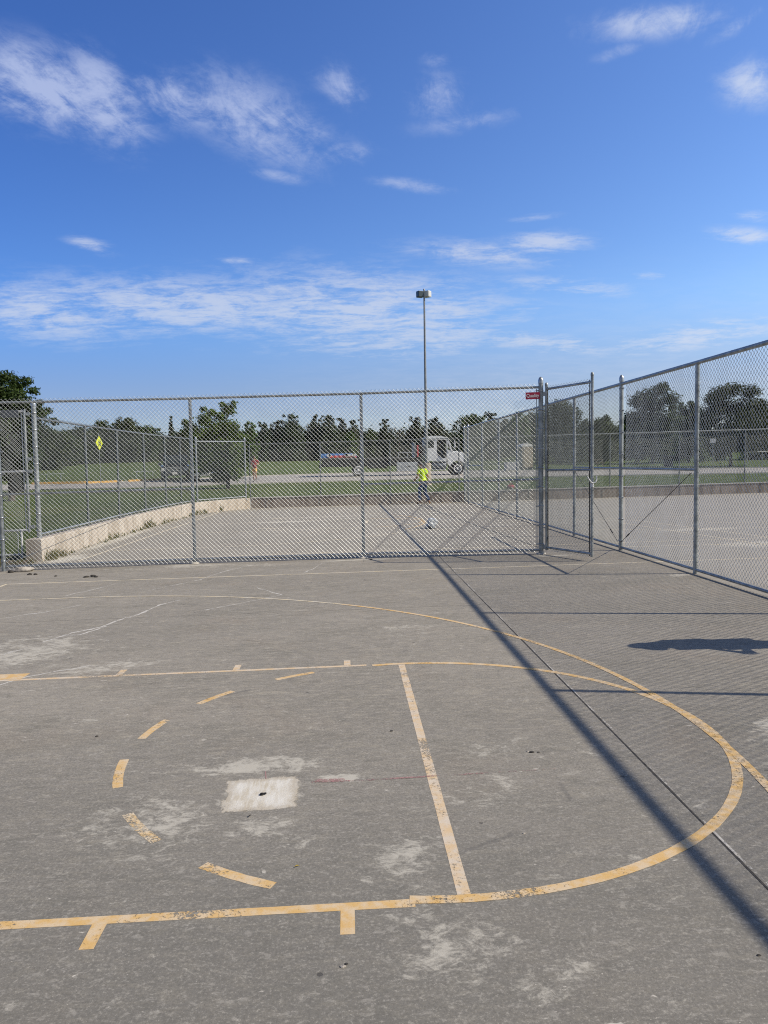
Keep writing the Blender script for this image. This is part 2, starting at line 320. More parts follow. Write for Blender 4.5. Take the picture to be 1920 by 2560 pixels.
def bag_mat():
    m=bpy.data.materials.new('clear_crumpled_plastic'); m.use_nodes=True; t=NT(m.node_tree); b=t.n['Principled BSDF']; out=t.n['Material Output']
    b.inputs['Base Color'].default_value=C(.42,.45,.48); b.inputs['Roughness'].default_value=.22
    n=t.noise(t.node('ShaderNodeTexCoord').outputs['Object'],14,4,.6)
    tr=t.node('ShaderNodeBsdfTransparent'); mx=t.node('ShaderNodeMixShader'); t.link(t.ramp(n,.38,.95),mx.inputs[0]); t.link(b.outputs[0],mx.inputs[1]); t.link(tr.outputs[0],mx.inputs[2]); t.link(mx.outputs[0],out.inputs[0])
    bn=t.node('ShaderNodeBump'); bn.inputs['Strength'].default_value=.8; bn.inputs['Distance'].default_value=.02; t.link(n,bn.inputs['Height']); t.link(bn.outputs[0],b.inputs['Normal'])
    return m
M['bag']=bag_mat()
# ------------------------------------------------------------------ terrain and court
def zt(X,Y):
    s=min(max((Y-28)/20,0),1); a=(max(Y-36,0)/94)**1.3 if Y<300 else (264/94)**1.3
    z=.42+a*2.2-.0143*X*s
    if Y<27.2 and X<-5:
        k=min(max((Y-10.1)/5,0),1); z*=.05+.95*k*k*(3-2*k)
    return z
WALLC=[(-6.56,10.1),(-6.56,10.7),(-6.57,12.7),(-6.60,15.5),(-6.57,18.0),(-6.47,20.5),(-6.33,22.8),(-6.22,24.2),(-6.02,25.0),(-5.6,25.85),(-5.1,26.6),(-4.62,27.16)]
def farY(X): return 27.15-.038*X
HOLE=[(-70,10.1)]+WALLC+[(X,farY(X)) for X in (-4,0,4,8,12,16,20,26,34,44,60,80)]+[(80,-45),(-70,-45)]
def inside(x,y,poly):
    c=False; n=len(poly)
    for i in range(n):
        x1,y1=poly[i]; x2,y2=poly[i-1]
        if (y1>y)!=(y2>y) and x<(x2-x1)*(y-y1)/(y2-y1)+x1: c=not c
    return c
def terrain():
    xs=[-420,-300,-220,-160,-120,-95,-75]+list(np.arange(-60,61,4.0))+[70,85,105,130,170,230,320,420]
    ys=[-300,-160,-90]+list(np.arange(-40,10,8.0))+list(np.arange(10.6,27,1.5))+list(np.arange(28,70,2.5))+list(np.arange(72,140,6.0))+[150,170,200,250,300,380,480,600]
    pts=list(HOLE); pl=HOLE
    for x in xs:
        for y in ys:
            jx=x+.01*random.random()
            if inside(jx,y,pl): continue
            if min((jx-px)**2+(y-py)**2 for px,py in HOLE)<.2: continue
            pts.append((jx,y))
    for x in np.arange(-12,-6.9,.7):
        for y in np.arange(10.6,16,.7): pts.append((x,y))
    n=len(HOLE); edges=[(i,(i+1)%n) for i in range(n)]
    V,E,F,_,_,_=delaunay_2d_cdt([Vector(p) for p in pts],edges,[],0,1e-4)
    vs=[]
    for v in V:
        z=zt(v.x,v.y)
        if v.y<10.2: z=.015 if v.x<-6.5 else 0
        if v.y<9.9: z=0.0
        vs.append((v.x,v.y,z))
    fs=[]
    for f in F:
        cx=sum(V[i].x for i in f)/3; cy=sum(V[i].y for i in f)/3
        if not inside(cx,cy,HOLE): fs.append(tuple(f))
    mb=MB(); mb.add(vs,fs,True)
    o=mb.build('ground',M['grass'],fixn=False)
    me=o.data
    if sum(p.normal.z for p in me.polygons)<0: me.flip_normals()
    return struct(o)
terrain()
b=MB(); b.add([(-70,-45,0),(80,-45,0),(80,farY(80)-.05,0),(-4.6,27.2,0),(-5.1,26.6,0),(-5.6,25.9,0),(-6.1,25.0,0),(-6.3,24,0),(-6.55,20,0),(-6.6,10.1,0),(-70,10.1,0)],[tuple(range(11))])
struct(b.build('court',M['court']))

def strip(mb,pts,w,z,wj=0):
    """flat painted line of width w through pts"""
    n=len(pts); vs=[];
    for i,(x,y) in enumerate(pts):
        a=Vector(pts[max(i-1,0)]); c=Vector(pts[min(i+1,n-1)]); t=(c-a).normalized(); k=Vector((-t.y,t.x))*(w/2)*(1+wj*(random.random()-.5))
        vs+= [(x+k.x,y+k.y,z),(x-k.x,y-k.y,z)]
    mb.add(vs,[(2*i,2*i+1,2*i+3,2*i+2) for i in range(n-1)])
def seg(p,q,n=12): return [(p[0]+(q[0]-p[0])*i/n,p[1]+(q[1]-p[1])*i/n) for i in range(n+1)]
def arcp(cx,cy,r,a0,a1,n=64): return [(cx+r*math.cos(R(a0+(a1-a0)*i/n)),cy+r*math.sin(R(a0+(a1-a0)*i/n))) for i in range(n+1)]
W=.05; RK=1.805
def line(name,mat_,pts,w=W,z=.004,wj=.10):
    z=z*.2; mb=MB(); strip(mb,pts,w,z,wj); return struct(mb.build(name,mat_))
# near court: key, free throw circle, three point arc, side and base lines
line('lane_line',M['paint_p'],seg((-5.76,RK),(-.3,RK),30)); line('lane_line',M['paint_y'],seg((-5.76,-RK),(-.2,-RK-.01),30),.054)
line('free_throw_line',M['paint_p'],seg((0,-RK+.03),(0,RK-.03),24),.055)
line('free_throw_circle',M['paint_y'],arcp(0,0,RK,-97,98,100),.055,.008)
DASH=[(114.3,125.2),(138.3,149.6),(161.3,173.1),(184.2,197.7),(209.3,221.4),(232.6,244.7)]
for a0,a1 in DASH: line('circle_dash',M['paint_worn'] if 200<a0<222 else M['paint_y'],arcp(0,0,RK,a0,a1,10),.055,.0041)
line('three_point_line',M['paint_c'],seg((-5.76,6.0),(-4.25,6.0))+arcp(-4.22,0,6.0,89,52,50),.045,.012); line('three_point_line',M['paint_y'],arcp(-4.22,0,6.0,52,-89,110)+seg((-4.25,-6.0),(-5.76,-6.0)),.05,.012)
for s in (1,-1):
    m_=M['paint_p'] if s>0 else M['paint_y']
    for xm in (-2.40,-1.415,-.465): line('lane_mark',m_,[(xm,s*(RK+.027)),(xm,s*(RK+.19))],.055,.0041)
    line('lane_block',M['paint_y'],[(-3.36,s*(RK+.027)),(-3.36,s*(RK+.2))],.3,.0041)
line('sideline',M['paint_c'],seg((-5.76,7.58),(6.6,7.42),40),.045); line('sideline',M['paint_c'],seg((-5.76,-7.58),(9,-7.58),40),.045,.004)
line('baseline',M['paint_c'],seg((-5.79,7.58),(-5.79,-7.58),40),.05,.0075)
# far court behind the front fence
YC=17.75
line('baseline',M['paint_c'],seg((-5.66,10.42),(-5.35,25.2),40),.05,.0075); line('sideline',M['paint_c'],seg((-5.62,10.42),(4.3,10.32),30),.045); line('sideline',M['paint_c'],seg((4.55,10.3),(30,10.1),30),.045)
line('lane_line',M['paint_c'],seg((-5.5,YC-1.8),(0,YC-1.8),20),.05); line('lane_line',M['paint_c'],seg((-5.5,YC+1.4),(0,YC+1.4),20),.05)
line('free_throw_circle',M['paint_y'],[(x,YC-.2+(y)*.92) for x,y in arcp(-.05,0,1.76,-80,80,50)],.055,.008)
line('three_point_line',M['paint_c'],seg((-5.5,12.15),(-3.5,12.15))+[(-3.5+(x+3.5)*1.02,YC+(y-YC)*1.0) for x,y in arcp(-3.5,YC,5.6,-90,-30,40)],.05,.012); line('three_point_line',M['paint_y'],arcp(-3.83,YC,5.6,-30,32,40),.055,.012); line('three_point_line',M['paint_c'],arcp(-3.83,YC,5.6,32,75,30),.05,.012)
for p,q,w in (((-2.9,20.6),(-1.9,20.6),.1),((-3.0,16.7),(-2.2,16.7),.09),((-3.9,22.2),(-3.1,22.2),.1),((.1,17.6),(.1,18.4),.1)): line('lane_mark',M['paint_c'],[p,q],w,.0045)
# courts to the right of the right fence
for p,q in (((6.55,14.6),(7.9,4.0)),((7.1,15.5),(8.6,6.5)),((4.75,9.6),(12,8.9)),((5,16.2),(22,15.5)),((8.5,14.0),(20,9.0)),((4.8,13.2),(9,12.2))): line('court_line',M['paint_c'],seg(p,q,20),.05,.0045)
# joints, cracks, patch, layout marks
line('slab_joint',M['soil'],seg((1.2,-12),(1.2,26.9),140),.011,.0055,.5); line('slab_joint_edge',M['paint_w'],[(1.209+.006*random.random(),y) for y in np.arange(-11,26,.12)],.010,.0042,1.9)
line('slab_joint',M['soil'],seg((-20,4.42),(1.19,4.36),120),.004,.0021,1.2); line('slab_joint',M['soil'],seg((1.3,13.0),(4.3,13.0),30),.012,.002,.6)
def crack(pts,w):
    o=[]
    for a,c in zip(pts[:-1],pts[1:]):
        for i in range(6):
            f=i/6; o.append((a[0]+(c[0]-a[0])*f+.025*(random.random()-.5),a[1]+(c[1]-a[1])*f+.05*(random.random()-.5)))
    line('crack',M['crack_w'],o+[pts[-1]],w*1.35,.0022,1.6)
crack([(-4.0,2.55),(-3.75,2.75),(-3.55,3.3),(-3.42,3.65),(-3.2,3.9),(-3.08,4.35),(-2.95,4.6),(-2.85,5.2),(-2.65,5.5)],.022); crack([(-3.62,3.5),(-3.3,3.55),(-3.15,3.95)],.014)
crack([(-4.7,4.6),(-4.2,5.0),(-3.9,5.4)],.015); crack([(-1.75,6.3),(-1.35,5.6),(-1.9,5.0),(-2.2,4.7)],.012); crack([(-3.6,1.2),(-3.2,1.9),(-2.75,2.2)],.012); crack([(-2.1,8.9),(-2.5,8.2),(-2.75,7.3),(-3.3,6.4)],.014); crack([(-.9,8.8),(-1.0,8.2),(-1.15,7.7)],.012); crack([(-3.9,7.4),(-4.4,6.2)],.012)
def ragged(c,n,jit):
    o=[]
    for i in range(len(c)):
        a=c[i]; d=c[(i+1)%len(c)]
        for k in range(n): f=k/n; o.append((a[0]+(d[0]-a[0])*f+jit*(random.random()-.5),a[1]+(d[1]-a[1])*f+jit*(random.random()-.5)))
    return o
b=MB(); b.add([(-1.25,-1.05,.0005),(-.6,-1.05,.0005),(-.6,-.38,.0005),(-1.25,-.38,.0005)],[(0,1,2,3)]); pt=struct(b.build('concrete_patch',M['patchcon']))
b=MB(); b.lathe([(.011,0),(.013,.004),(.009,.008),(.003,.009)],(-.915,-.735,.002),12); b.box((-.906,-.735,.008),(.028,.009,.006),.2); struct(b.build('cut_bolt',M['patch_bolt']))
line('layout_mark',M['chalk_red'],[(-.66,-.60),(-.4,-.61),(0,-.60),(.7,-.58)],.016,.0085,.9); line('layout_mark',M['chalk_red'],[(-.93,-.42),(-.915,-.53)],.006,.0055); 
line('layout_mark',M['chalk_red'],[(-.64,-.58),(-.48,-.585)],.03,.0038,.8)

# road and kerbs
def ribbon(name,near,far,mat_,dz):
    n=24; vs=[];fs=[]
    def lerp(L,f):
        k=f*(len(L)-1); i=min(int(k),len(L)-2); g=k-i; return (L[i][0]+(L[i+1][0]-L[i][0])*g,L[i][1]+(L[i+1][1]-L[i][1])*g)
    for i in range(n*2+1):
        a=lerp(near,i/(2*n)); c=lerp(far,i/(2*n))
        for k in range(7):
            x=a[0]+(c[0]-a[0])*k/6; y=a[1]+(c[1]-a[1])*k/6; vs.append((x,y,zt(x,y)+dz))
    for i in range(n*2):
        for k in range(6): fs.append((i*7+k,i*7+k+1,(i+1)*7+k+1,(i+1)*7+k))
    mb=MB(); mb.add(vs,fs,True); return struct(mb.build(name,mat_))
NEAR=[(-60,41.5),(-30,42.0),(-18,42.4),(-14,42.2),(-10,43.4),(-4.7,45.0),(1.7,46.5),(8.6,47.7),(17,47.7),(25,47.5),(60,47),(120,46)]
FAR=[(-60,47),(-30,48.2),(-20.5,49.2),(-18,48.9),(-16,50.6),(-12.8,53.4),(-5.8,58.6),(2,61.5),(11,62.3),(20.7,59.4),(60,55),(120,52)]
ribbon('road',NEAR,FAR,M['road'],.05)
def kerb(name,L,mat_,h=.15,w=.16):
    vs=[];fs=[];o=[]
    for a,c in zip(L[:-1],L[1:]):
        k=max(1,int((Vector(a)-Vector(c)).length/1.5)); o+=[(a[0]+(c[0]-a[0])*i/k,a[1]+(c[1]-a[1])*i/k) for i in range(k)]
    o.append(L[-1])
    for x,y in o:
        z=zt(x,y); vs+=[(x,y-.0,z-.15),(x,y,z+.05+h),(x,y+w,z+.05+h),(x,y+w,z-.15)]
    for i in range(len(o)-1):
        for k in range(3): fs.append((i*4+k,i*4+k+1,i*4+k+5,i*4+k+4))
    mb=MB(); mb.add(vs,fs); return struct(mb.build(name,mat_))
kerb('kerb',FAR[3:],M['kerb'],.06,.14); kerb('kerb',NEAR,M['kerb'],.02,.12)
kerb('kerb',[(-21.5,48.3),(-18.0,48.2),(-16.2,49.9)],M['yellowkerb'],.13,.9); kerb('kerb',[(-15.7,50.4),(-14.3,52.0),(-12.4,53.3)],M['yellowkerb'],.13,.9)

# ------------------------------------------------------------------ retaining walls
def wall_mesh(path, nrm_flip, h, th, name, mats, parent):
    """wall body along its front-face path; th measured behind it; chamfered top"""
    n=len(path); vs=[]; 
    for i,(x,y) in enumerate(path):
        a=Vector(path[max(i-1,0)]); c=Vector(path[min(i+1,n-1)]); t=(c-a).normalized(); k=Vector((-t.y,t.x))*(1 if nrm_flip else -1)
        for d,z in ((0,-.25),(0,h-.02),(.02,h),(th,h),(th,-.25)):
            vs.append((x+k.x*d,y+k.y*d,z))
    fs=[]
    for i in range(n-1):
        for k in range(4): fs.append((i*5+k,i*5+k+1,(i+1)*5+k+1,(i+1)*5+k))
    fs+=[(0,1,2,3,4),tuple((n-1)*5+k for k in (4,3,2,1,0))]
    mb=MB(); mb.add(vs,fs); return mb.build(name,mats,parent)
LF=[(-6.41,10.62)]+[(-6.41,11.5),(-6.42,13),(-6.45,15.5),(-6.42,18),(-6.32,20.5),(-6.18,22.8),(-6.07,24.2),(-5.90,24.9),(-5.45,25.75),(-4.95,26.5),(-4.40,27.16)]
w=thing('retaining_wall','low cream concrete wall curving along the left edge of the far court','wall',(0,0,0))
wall_mesh(LF,True,.43,.30,'wall_body',M['wall_l'],w)
def joint(parent,x,y,rz,h=.41):
    mb=MB(); mb.box((x,y,h/2),(.012,.02,h),rz); mb.build('wall_joint',M['soil'],parent)
for (x,y),rz in (((-6.452,16.0),R(90)),((-6.20,22.5),R(94))): joint(w,x,y,rz)
FF=[(X,farY(X)-.15) for X in (-4.37,-2,0,2,4.2,7,10,14,18,24,32,44,60)]
w=thing('retaining_wall','long shaded brownish concrete wall across the far end of the courts','wall',(0,0,0))
wall_mesh(FF,True,.40,.30,'wall_body',M['wall_f'],w)
vs=[];fs=[]
for X in (-4.37,0,4.2,10,18,30,60):
    y=farY(X)-.165; vs+=[(X,y,.403),(X,y,.44),(X,y+.33,.44),(X,y+.33,.403)]
for i in range(6): fs+=[(i*4+k,i*4+(k+1)%4,(i+1)*4+(k+1)%4,(i+1)*4+k) for k in range(4)]
fs.append((0,1,2,3)); mb=MB(); mb.add(vs,fs); mb.build('wall_cap',M['wall_cap'],w)
for X in (-3.75,-1.55,1.35,3.4,7,10,13.2,16.5,20): joint(w,X,farY(X)-.152,0,.395)

# ------------------------------------------------------------------ chain link fences
def LN(x,y,z,zb=0): return (x+LX*z,y+LY*z,z)
def wiremesh(path,z0,z1,r,D,sides,off,mat_,parent,lean=True,name='wire_mesh'):
    """woven diamond mesh following a polyline, zigzag wires like real chain link"""
    segs=[];L=0
    for a,c in zip(path[:-1],path[1:]):
        d=math.dist(a[:2],c[:2]); segs.append((L,d,a,c)); L+=d
    n=int(L/(D/2)); nz=int((z1-z0)/(D/2))+1
    i=np.arange(n)[:,None]; k=np.arange(nz)[None,:]
    u=i*(D/2)+((k+i)%2)*(D/2)+.0022*np.sin(i*.37+k*.11)+.0018*np.sin(i*.13-k*.29+1.3); z=np.broadcast_to(z0+k*(z1-z0)/(nz-1),u.shape)
    nn=np.where((k+i)%2==0,1.0,-1.0)*r*.55+.005*np.sin(i*D*1.1+.7)*np.sin(k*D*1.6+i*.02)+.003*np.sin(i*D*4.3)
    ang=np.arange(sides)*2*math.pi/sides
    uu=u[...,None]+np.cos(ang)*r*1.38; ww=nn[...,None]+np.sin(ang)*r+off; zz=np.broadcast_to(z[...,None],uu.shape)
    uc=np.clip(uu,0,L)
    starts=np.array([s[0] for s in segs]); idx=np.clip(np.searchsorted(starts,uc,side='right')-1,0,len(segs)-1)
    A=np.array([s[2] for s in segs],dtype=float); Cc=np.array([s[3] for s in segs],dtype=float); d=np.array([s[1] for s in segs])
    f=(uc-starts[idx])/d[idx]; T=(Cc-A)[:,:2]/d[:,None]
    X=A[idx,0]+(Cc-A)[idx,0]*f-T[idx,1]*ww; Y=A[idx,1]+(Cc-A)[idx,1]*f+T[idx,0]*ww
    zz=zz.copy()
    if A.shape[1]>2: zz=zz+A[idx,2]+(Cc-A)[idx,2]*f
    if lean: X=X+LX*zz; Y=Y+LY*zz
    V=np.stack([X,Y,zz],-1).reshape(-1,3)
    base=(np.arange(n)[:,None]*nz+np.arange(nz-1)[None,:])*sides
    s_=np.arange(sides); s2=(s_+1)%sides
    F=np.stack([base[...,None]+s_,base[...,None]+s2,base[...,None]+sides+s2,base[...,None]+sides+s_],-1).reshape(-1,4)
    return npmesh(name,V,F,mat_,parent,False)
def post(parent,x,y,z0,z1,r,mat_,terminal=False,bands=0,lean=True,side=(1,0)):
    f=(lambda z:LN(x,y,z)) if lean else (lambda z:(x,y,z))
    mb=MB(); mb.tube([f(z0-.05),f((z0+z1)/2),f(z1)],r,14)
    o=mb.build('post',mat_,parent)
    if terminal:
        mb=MB(); t=f(z1); mb.lathe([(r+.007,-.05),(r+.007,.0),(r*.95,.03),(r*.6,.052),(.008,.062)],t,14); mb.build('cap',M['galv_new'],o)
    for i in range(bands):
        z=z0+.18+(z1-z0-.36)*i/(bands-1); p=f(z); mb=MB(); mb.lathe([(r+.001,-.013),(r+.006,-.013),(r+.006,.013),(r+.001,.013)],p,14); mb.box((p[0]+side[0]*(r+.02),p[1]+side[1]*(r+.02),p[2]),(.05,.016,.022),math.atan2(side[1],side[0])); mb.build('tension_band',M['galv_new'],o)
    return o
def rail(parent,name,a,c,z,r,mat_,lean=True,za=0,zb=0,off=0):
    mb=MB(); P_=[]
    for p,zz in ((a,z+za),(c,z+zb)):
        P_.append(LN(p[0],p[1],zz) if lean else (p[0],p[1],zz))
    mb.tube([P_[0],[(P_[0][k]+P_[1][k])/2 for k in range(3)],P_[1]],r,10); return mb.build(name,mat_,parent)
def rod(parent,a,za,c,zc,mat_,r=.0055):
    mb=MB(); mb.tube([LN(*a,za),LN(*c,zc)],r,6); 
    m=Vector(LN(*a,za)).lerp(Vector(LN(*c,zc)),.1); m2=Vector(LN(*a,za)).lerp(Vector(LN(*c,zc)),.15); mb.tube([m,m2],.011,6)
    return mb.build('truss_rod',mat_,parent)
# --- front fence
FP=[(-6.55,9.25),(-3.22,9.40),(-.16,9.31),(3.02,8.97)]
HT=2.97
f=thing('chain_link_fence','tall galvanised chain link fence crossing straight ahead with a red sign at its right end','fence',(0,0,0))
post(f,*FP[0],0,3.06,.0365,M['galv'],True,8,side=(1,0)); post(f,*FP[1],0,HT-.02,.029,M['galv']); post(f,*FP[2],0,HT-.02,.029,M['galv']); post(f,*FP[3],0,3.09,.042,M['galv'],True,9,side=(-1,.1))
for a,c in zip(FP[:-1],FP[1:]): rail(f,'top_rail',a,c,HT,.0215,M['galv']); rail(f,'bottom_rail',a,c,.075,.0215,M['galv_new'])
rail(f,'brace_rail',FP[0],FP[1],1.36,.0205,M['galv']); rail(f,'brace_rail',FP[2],FP[3],1.34,.0205,M['galv_new'])
rod(f,(FP[0][0]+.05,FP[0][1]-.02),.12,(FP[1][0]-.05,FP[1][1]-.02),1.33,M['galv']); rod(f,(FP[2][0]+.05,FP[2][1]+.03),1.31,(FP[3][0]-.05,FP[3][1]+.03),.12,M['galv'])
wiremesh([(FP[0][0]+.06,FP[0][1]),FP[1],FP[2],(FP[3][0]-.09,FP[3][1])],.022,HT+.06,.0021,.0755,4,-.036,M['wire'],f)
mb=MB(); mb.tube([LN(FP[3][0]-.075,FP[3][1],.05),LN(FP[3][0]-.075,FP[3][1],HT-.03)],.008,6); mb.build('tension_bar',M['galv'],f)
for x,y in FP[1:]:
    mb=MB(); mb.lathe([(.09,-.01),(.085,.012),(.05,.022),(.03,.024)],(x,y,0.004),14); mb.build('footing_collar',M['wall_cap'],f)
# --- right fence
def RX(Y): return 4.53 if Y<7 else 4.53-.0088*(Y-7)
RY=[-8.9,-5.9,-2.9,.1,3.1,6.09,9.08,11.9,14.65,17.35,19.91,22.81,25.86,26.78]
f=thing('chain_link_fence','long galvanised chain link fence running away down the right side','fence',(0,0,0))
TERM={6,12,13}
for i,y in enumerate(RY):
    if i in TERM: post(f,RX(y),y,0,3.10 if i==6 else 3.05,.0375,M['galv'],True,8 if i==6 else 0,side=(.2,-1))
    else: post(f,RX(y),y,0,2.98,.031,M['galv'])
for a,c in zip(RY[:-1],RY[1:]):
    rail(f,'top_rail',(RX(a),a),(RX(c),c),3.0,.030,M['galv']); rail(f,'bottom_rail',(RX(a),a),(RX(c),c),.06,.0225,M['galv'])
for a,c in ((5,6),(6,7),(11,12)): rail(f,'brace_rail',(RX(RY[a]),RY[a]),(RX(RY[c]),RY[c]),1.49,.0205,M['galv'])
rod(f,(RX(9)-.03,9.0),.16,(RX(6.2)-.03,6.2),1.44,M['chassis'],.005); rod(f,(RX(9.16)-.03,9.16),.16,(RX(11.8)-.03,11.8),1.44,M['chassis'],.005)
wiremesh([(RX(-8.9),-8.9),(RX(9),9.0)],.03,3.04,.0028,.0755,4,-.045,M['wire'],f); wiremesh([(RX(9.15),9.15),(RX(26.78),26.78)],.03,3.04,.0024,.0755,3,-.045,M['wire_old'],f)
# --- left fence on the wall, corner bay, far fence
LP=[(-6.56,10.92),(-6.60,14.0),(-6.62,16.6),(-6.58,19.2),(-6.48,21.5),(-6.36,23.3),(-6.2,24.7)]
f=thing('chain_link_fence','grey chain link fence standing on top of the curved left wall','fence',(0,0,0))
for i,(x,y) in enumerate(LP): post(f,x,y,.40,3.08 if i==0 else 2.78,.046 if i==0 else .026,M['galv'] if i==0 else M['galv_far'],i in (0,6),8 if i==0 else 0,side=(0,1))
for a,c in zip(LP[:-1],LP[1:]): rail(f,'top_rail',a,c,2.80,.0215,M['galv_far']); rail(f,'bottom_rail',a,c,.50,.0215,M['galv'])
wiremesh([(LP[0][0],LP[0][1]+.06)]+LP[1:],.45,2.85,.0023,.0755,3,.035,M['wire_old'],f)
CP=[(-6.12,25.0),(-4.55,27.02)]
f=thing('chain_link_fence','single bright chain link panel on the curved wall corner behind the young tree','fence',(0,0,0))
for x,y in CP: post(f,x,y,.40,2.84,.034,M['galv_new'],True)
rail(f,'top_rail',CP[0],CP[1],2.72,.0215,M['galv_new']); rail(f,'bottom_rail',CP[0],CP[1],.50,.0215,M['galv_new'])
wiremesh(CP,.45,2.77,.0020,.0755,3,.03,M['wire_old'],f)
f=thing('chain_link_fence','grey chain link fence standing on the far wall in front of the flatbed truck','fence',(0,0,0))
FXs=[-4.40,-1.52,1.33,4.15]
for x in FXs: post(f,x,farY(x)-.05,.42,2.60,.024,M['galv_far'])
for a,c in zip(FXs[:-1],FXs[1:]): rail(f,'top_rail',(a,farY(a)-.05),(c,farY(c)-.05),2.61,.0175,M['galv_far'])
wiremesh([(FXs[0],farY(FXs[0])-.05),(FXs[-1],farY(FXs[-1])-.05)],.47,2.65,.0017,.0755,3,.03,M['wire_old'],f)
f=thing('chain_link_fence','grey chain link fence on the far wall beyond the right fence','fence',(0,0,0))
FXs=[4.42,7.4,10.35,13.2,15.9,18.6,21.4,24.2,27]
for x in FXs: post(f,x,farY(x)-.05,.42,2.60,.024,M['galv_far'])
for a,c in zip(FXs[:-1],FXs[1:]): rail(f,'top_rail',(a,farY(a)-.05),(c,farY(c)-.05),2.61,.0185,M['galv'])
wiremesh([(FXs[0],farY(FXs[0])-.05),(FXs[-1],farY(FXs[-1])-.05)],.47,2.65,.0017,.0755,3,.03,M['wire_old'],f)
# --- open gate leaf hung on the front fence's right post
def gate():
    hx,hy=3.11,8.93; fx,fy=3.57,7.80
    g=thing('chain_link_gate','narrow chain link gate leaf standing open beside the red sign','gate',(0,0,0))
    for (x,y),z1 in (((hx,hy),3.02),((fx,fy),3.06)):
        mb=MB(); mb.tube([LN(x,y,.07),LN(x,y,1.6),LN(x,y,z1)],.0245,12); t=LN(x,y,z1); mb.lathe([(.028,-.03),(.028,0),(.018,.02),(.005,.028)],t,12); mb.build('stile',M['galv'],g)
    for z,m_ in ((2.93,'galv'),(1.50,'galv'),(.12,'galv')): rail(g,'gate_rail',(hx,hy),(fx,fy),z,.0215,M[m_])
    d=Vector((fx-hx,fy-hy)).normalized()
    wiremesh([(hx+d.x*.04,hy+d.y*.04),(fx-d.x*.06,fy-d.y*.06)],.055,2.99,.0027,.0755,4,.03,M['wire'],g)
    mb=MB(); mb.tube([LN(fx-d.x*.06,fy-d.y*.06,.08),LN(fx-d.x*.06,fy-d.y*.06,2.97)],.009,6); mb.build('tension_bar',M['chassis'],g)
    mb=MB(); mb.tube([LN(hx+d.x*.04,hy+d.y*.04,.08),LN(hx+d.x*.04,hy+d.y*.04,2.97)],.009,6); mb.build('tension_bar',M['chassis'],g)
    for z in (2.85,.13):
        mb=MB(); p=LN(3.06,8.955,z); mb.box(p,(.11,.045,.075),math.atan2(hy-8.97,hx-3.02)); q=LN(3.02,8.97,z); mb.lathe([(.049,-.03),(.049,.03)],q,12); mb.build('hinge',M['galv'],g)
    mb=MB(); c=LN(fx,fy-.03,1.30); mb.tube([(c[0]-.085,c[1],c[2]+.10),(c[0]-.07,c[1]-.01,c[2]+.06),(c[0]-.035,c[1]-.02,c[2]+.005),(c[0],c[1]-.02,c[2]-.015),(c[0]+.045,c[1]-.02,c[2]+.0),(c[0]+.065,c[1]-.01,c[2]+.05),(c[0]+.065,c[1],c[2]+.105)],.011,8); mb.lathe([(.031,-.03),(.031,.03)],LN(fx,fy,1.25),10); mb.build('fork_latch',M['whitepipe'],g)
gate()
# --- stepped gate at the left wall end
def left_gate():
    g=thing('stepped_gate','chain link gate with whitish pipes and a stepped bottom beside the left wall end','gate',(0,0,0))
    y=10.86; x0=-6.72; x1=-9.6; W_=M['whitepipe']
    def pipe(name,pts,r=.021,m_=W_):
        mb=MB(); mb.tube([LN(*p) for p in pts],r,10); return mb.build(name,m_,g)
    pipe('stile',[(x0,y,.56),(x0,y,2.97)],.026,M['galv']); pipe('stile',[(x0-.06,y,.60),(x0-.06,y,2.90)],.010); pipe('stile',[(x1,y,.1),(x1,y,2.97)])
    pipe('gate_rail',[(x0,y,2.93),(x1,y,2.93)]); pipe('gate_rail',[(x0,y,1.76),(x1,y,1.76)]); pipe('gate_rail',[(x0,y,.60),(x1,y,.60)]); pipe('gate_rail',[(x0-.19,y,.12),(x1,y,.12)])
    pipe('step_stile',[(x0-.16,y,.05),(x0-.16,y,.60)]); pipe('step_stile',[(x0-.23,y,.13),(x0-.23,y,.58)],.010)
    mb=MB(); mb.box(LN(x0-.27,y-.03,2.89),(.34,.01,.15)); mb.build('dark_plate',M['plate'],g)
    for z in (2.88,2.0,1.76,.66):
        mb=MB(); mb.box(LN(x0+.05,y,z),(.11,.04,.06)); mb.build('hinge',M['galv'],g)
    wiremesh([(x1,y),(x0-.06,y)],.62,2.93,.0024,.0755,3,-.03,M['wire'],g); wiremesh([(x1,y),(x0-.2,y)],.1,.6,.0024,.0755,3,-.03,M['wire'],g)
left_gate()
# --- signs on fences
s=thing('fence_sign','small crimson sign with white lettering wired to the top right of the front fence','sign',(0,0,0))
cx,cz=2.862,2.82; cy=FP[3][1]+(FP[2][1]-FP[3][1])*(FP[3][0]-cx)/(FP[3][0]-FP[2][0])-.062; rz_=math.atan2(FP[3][1]-FP[2][1],FP[3][0]-FP[2][0]); c3=LN(cx,cy,cz)
mb=MB(); mb.box((0,0,0),(.245,.004,.122)); o=mb.build('sign_face',M['signred'],s); o.location=c3; o.rotation_euler=(0,0,rz_)
cu=bpy.data.curves.new('lettering','FONT'); cu.body='Quality'; cu.size=.076; cu.extrude=.0008; cu.align_x='CENTER'; cu.align_y='CENTER'; cu.offset=.0009
to=bpy.data.objects.new('lettering',cu); COL.objects.link(to); bpy.context.view_layer.update()
me=bpy.data.meshes.new_from_object(to.evaluated_get(bpy.context.evaluated_depsgraph_get())); bpy.data.objects.remove(to)
me.materials.clear(); me.materials.append(M['signwhite'])
w_=max(v.co.x for v in me.vertices)-min(v.co.x for v in me.vertices)
lo=bpy.data.objects.new('lettering',me); COL.objects.link(lo); lo.parent=s; lo.location=(c3[0],c3[1]-.0032,c3[2]); lo.rotation_euler=(R(90),0,rz_); lo.scale=(.222/w_,1.12,1)
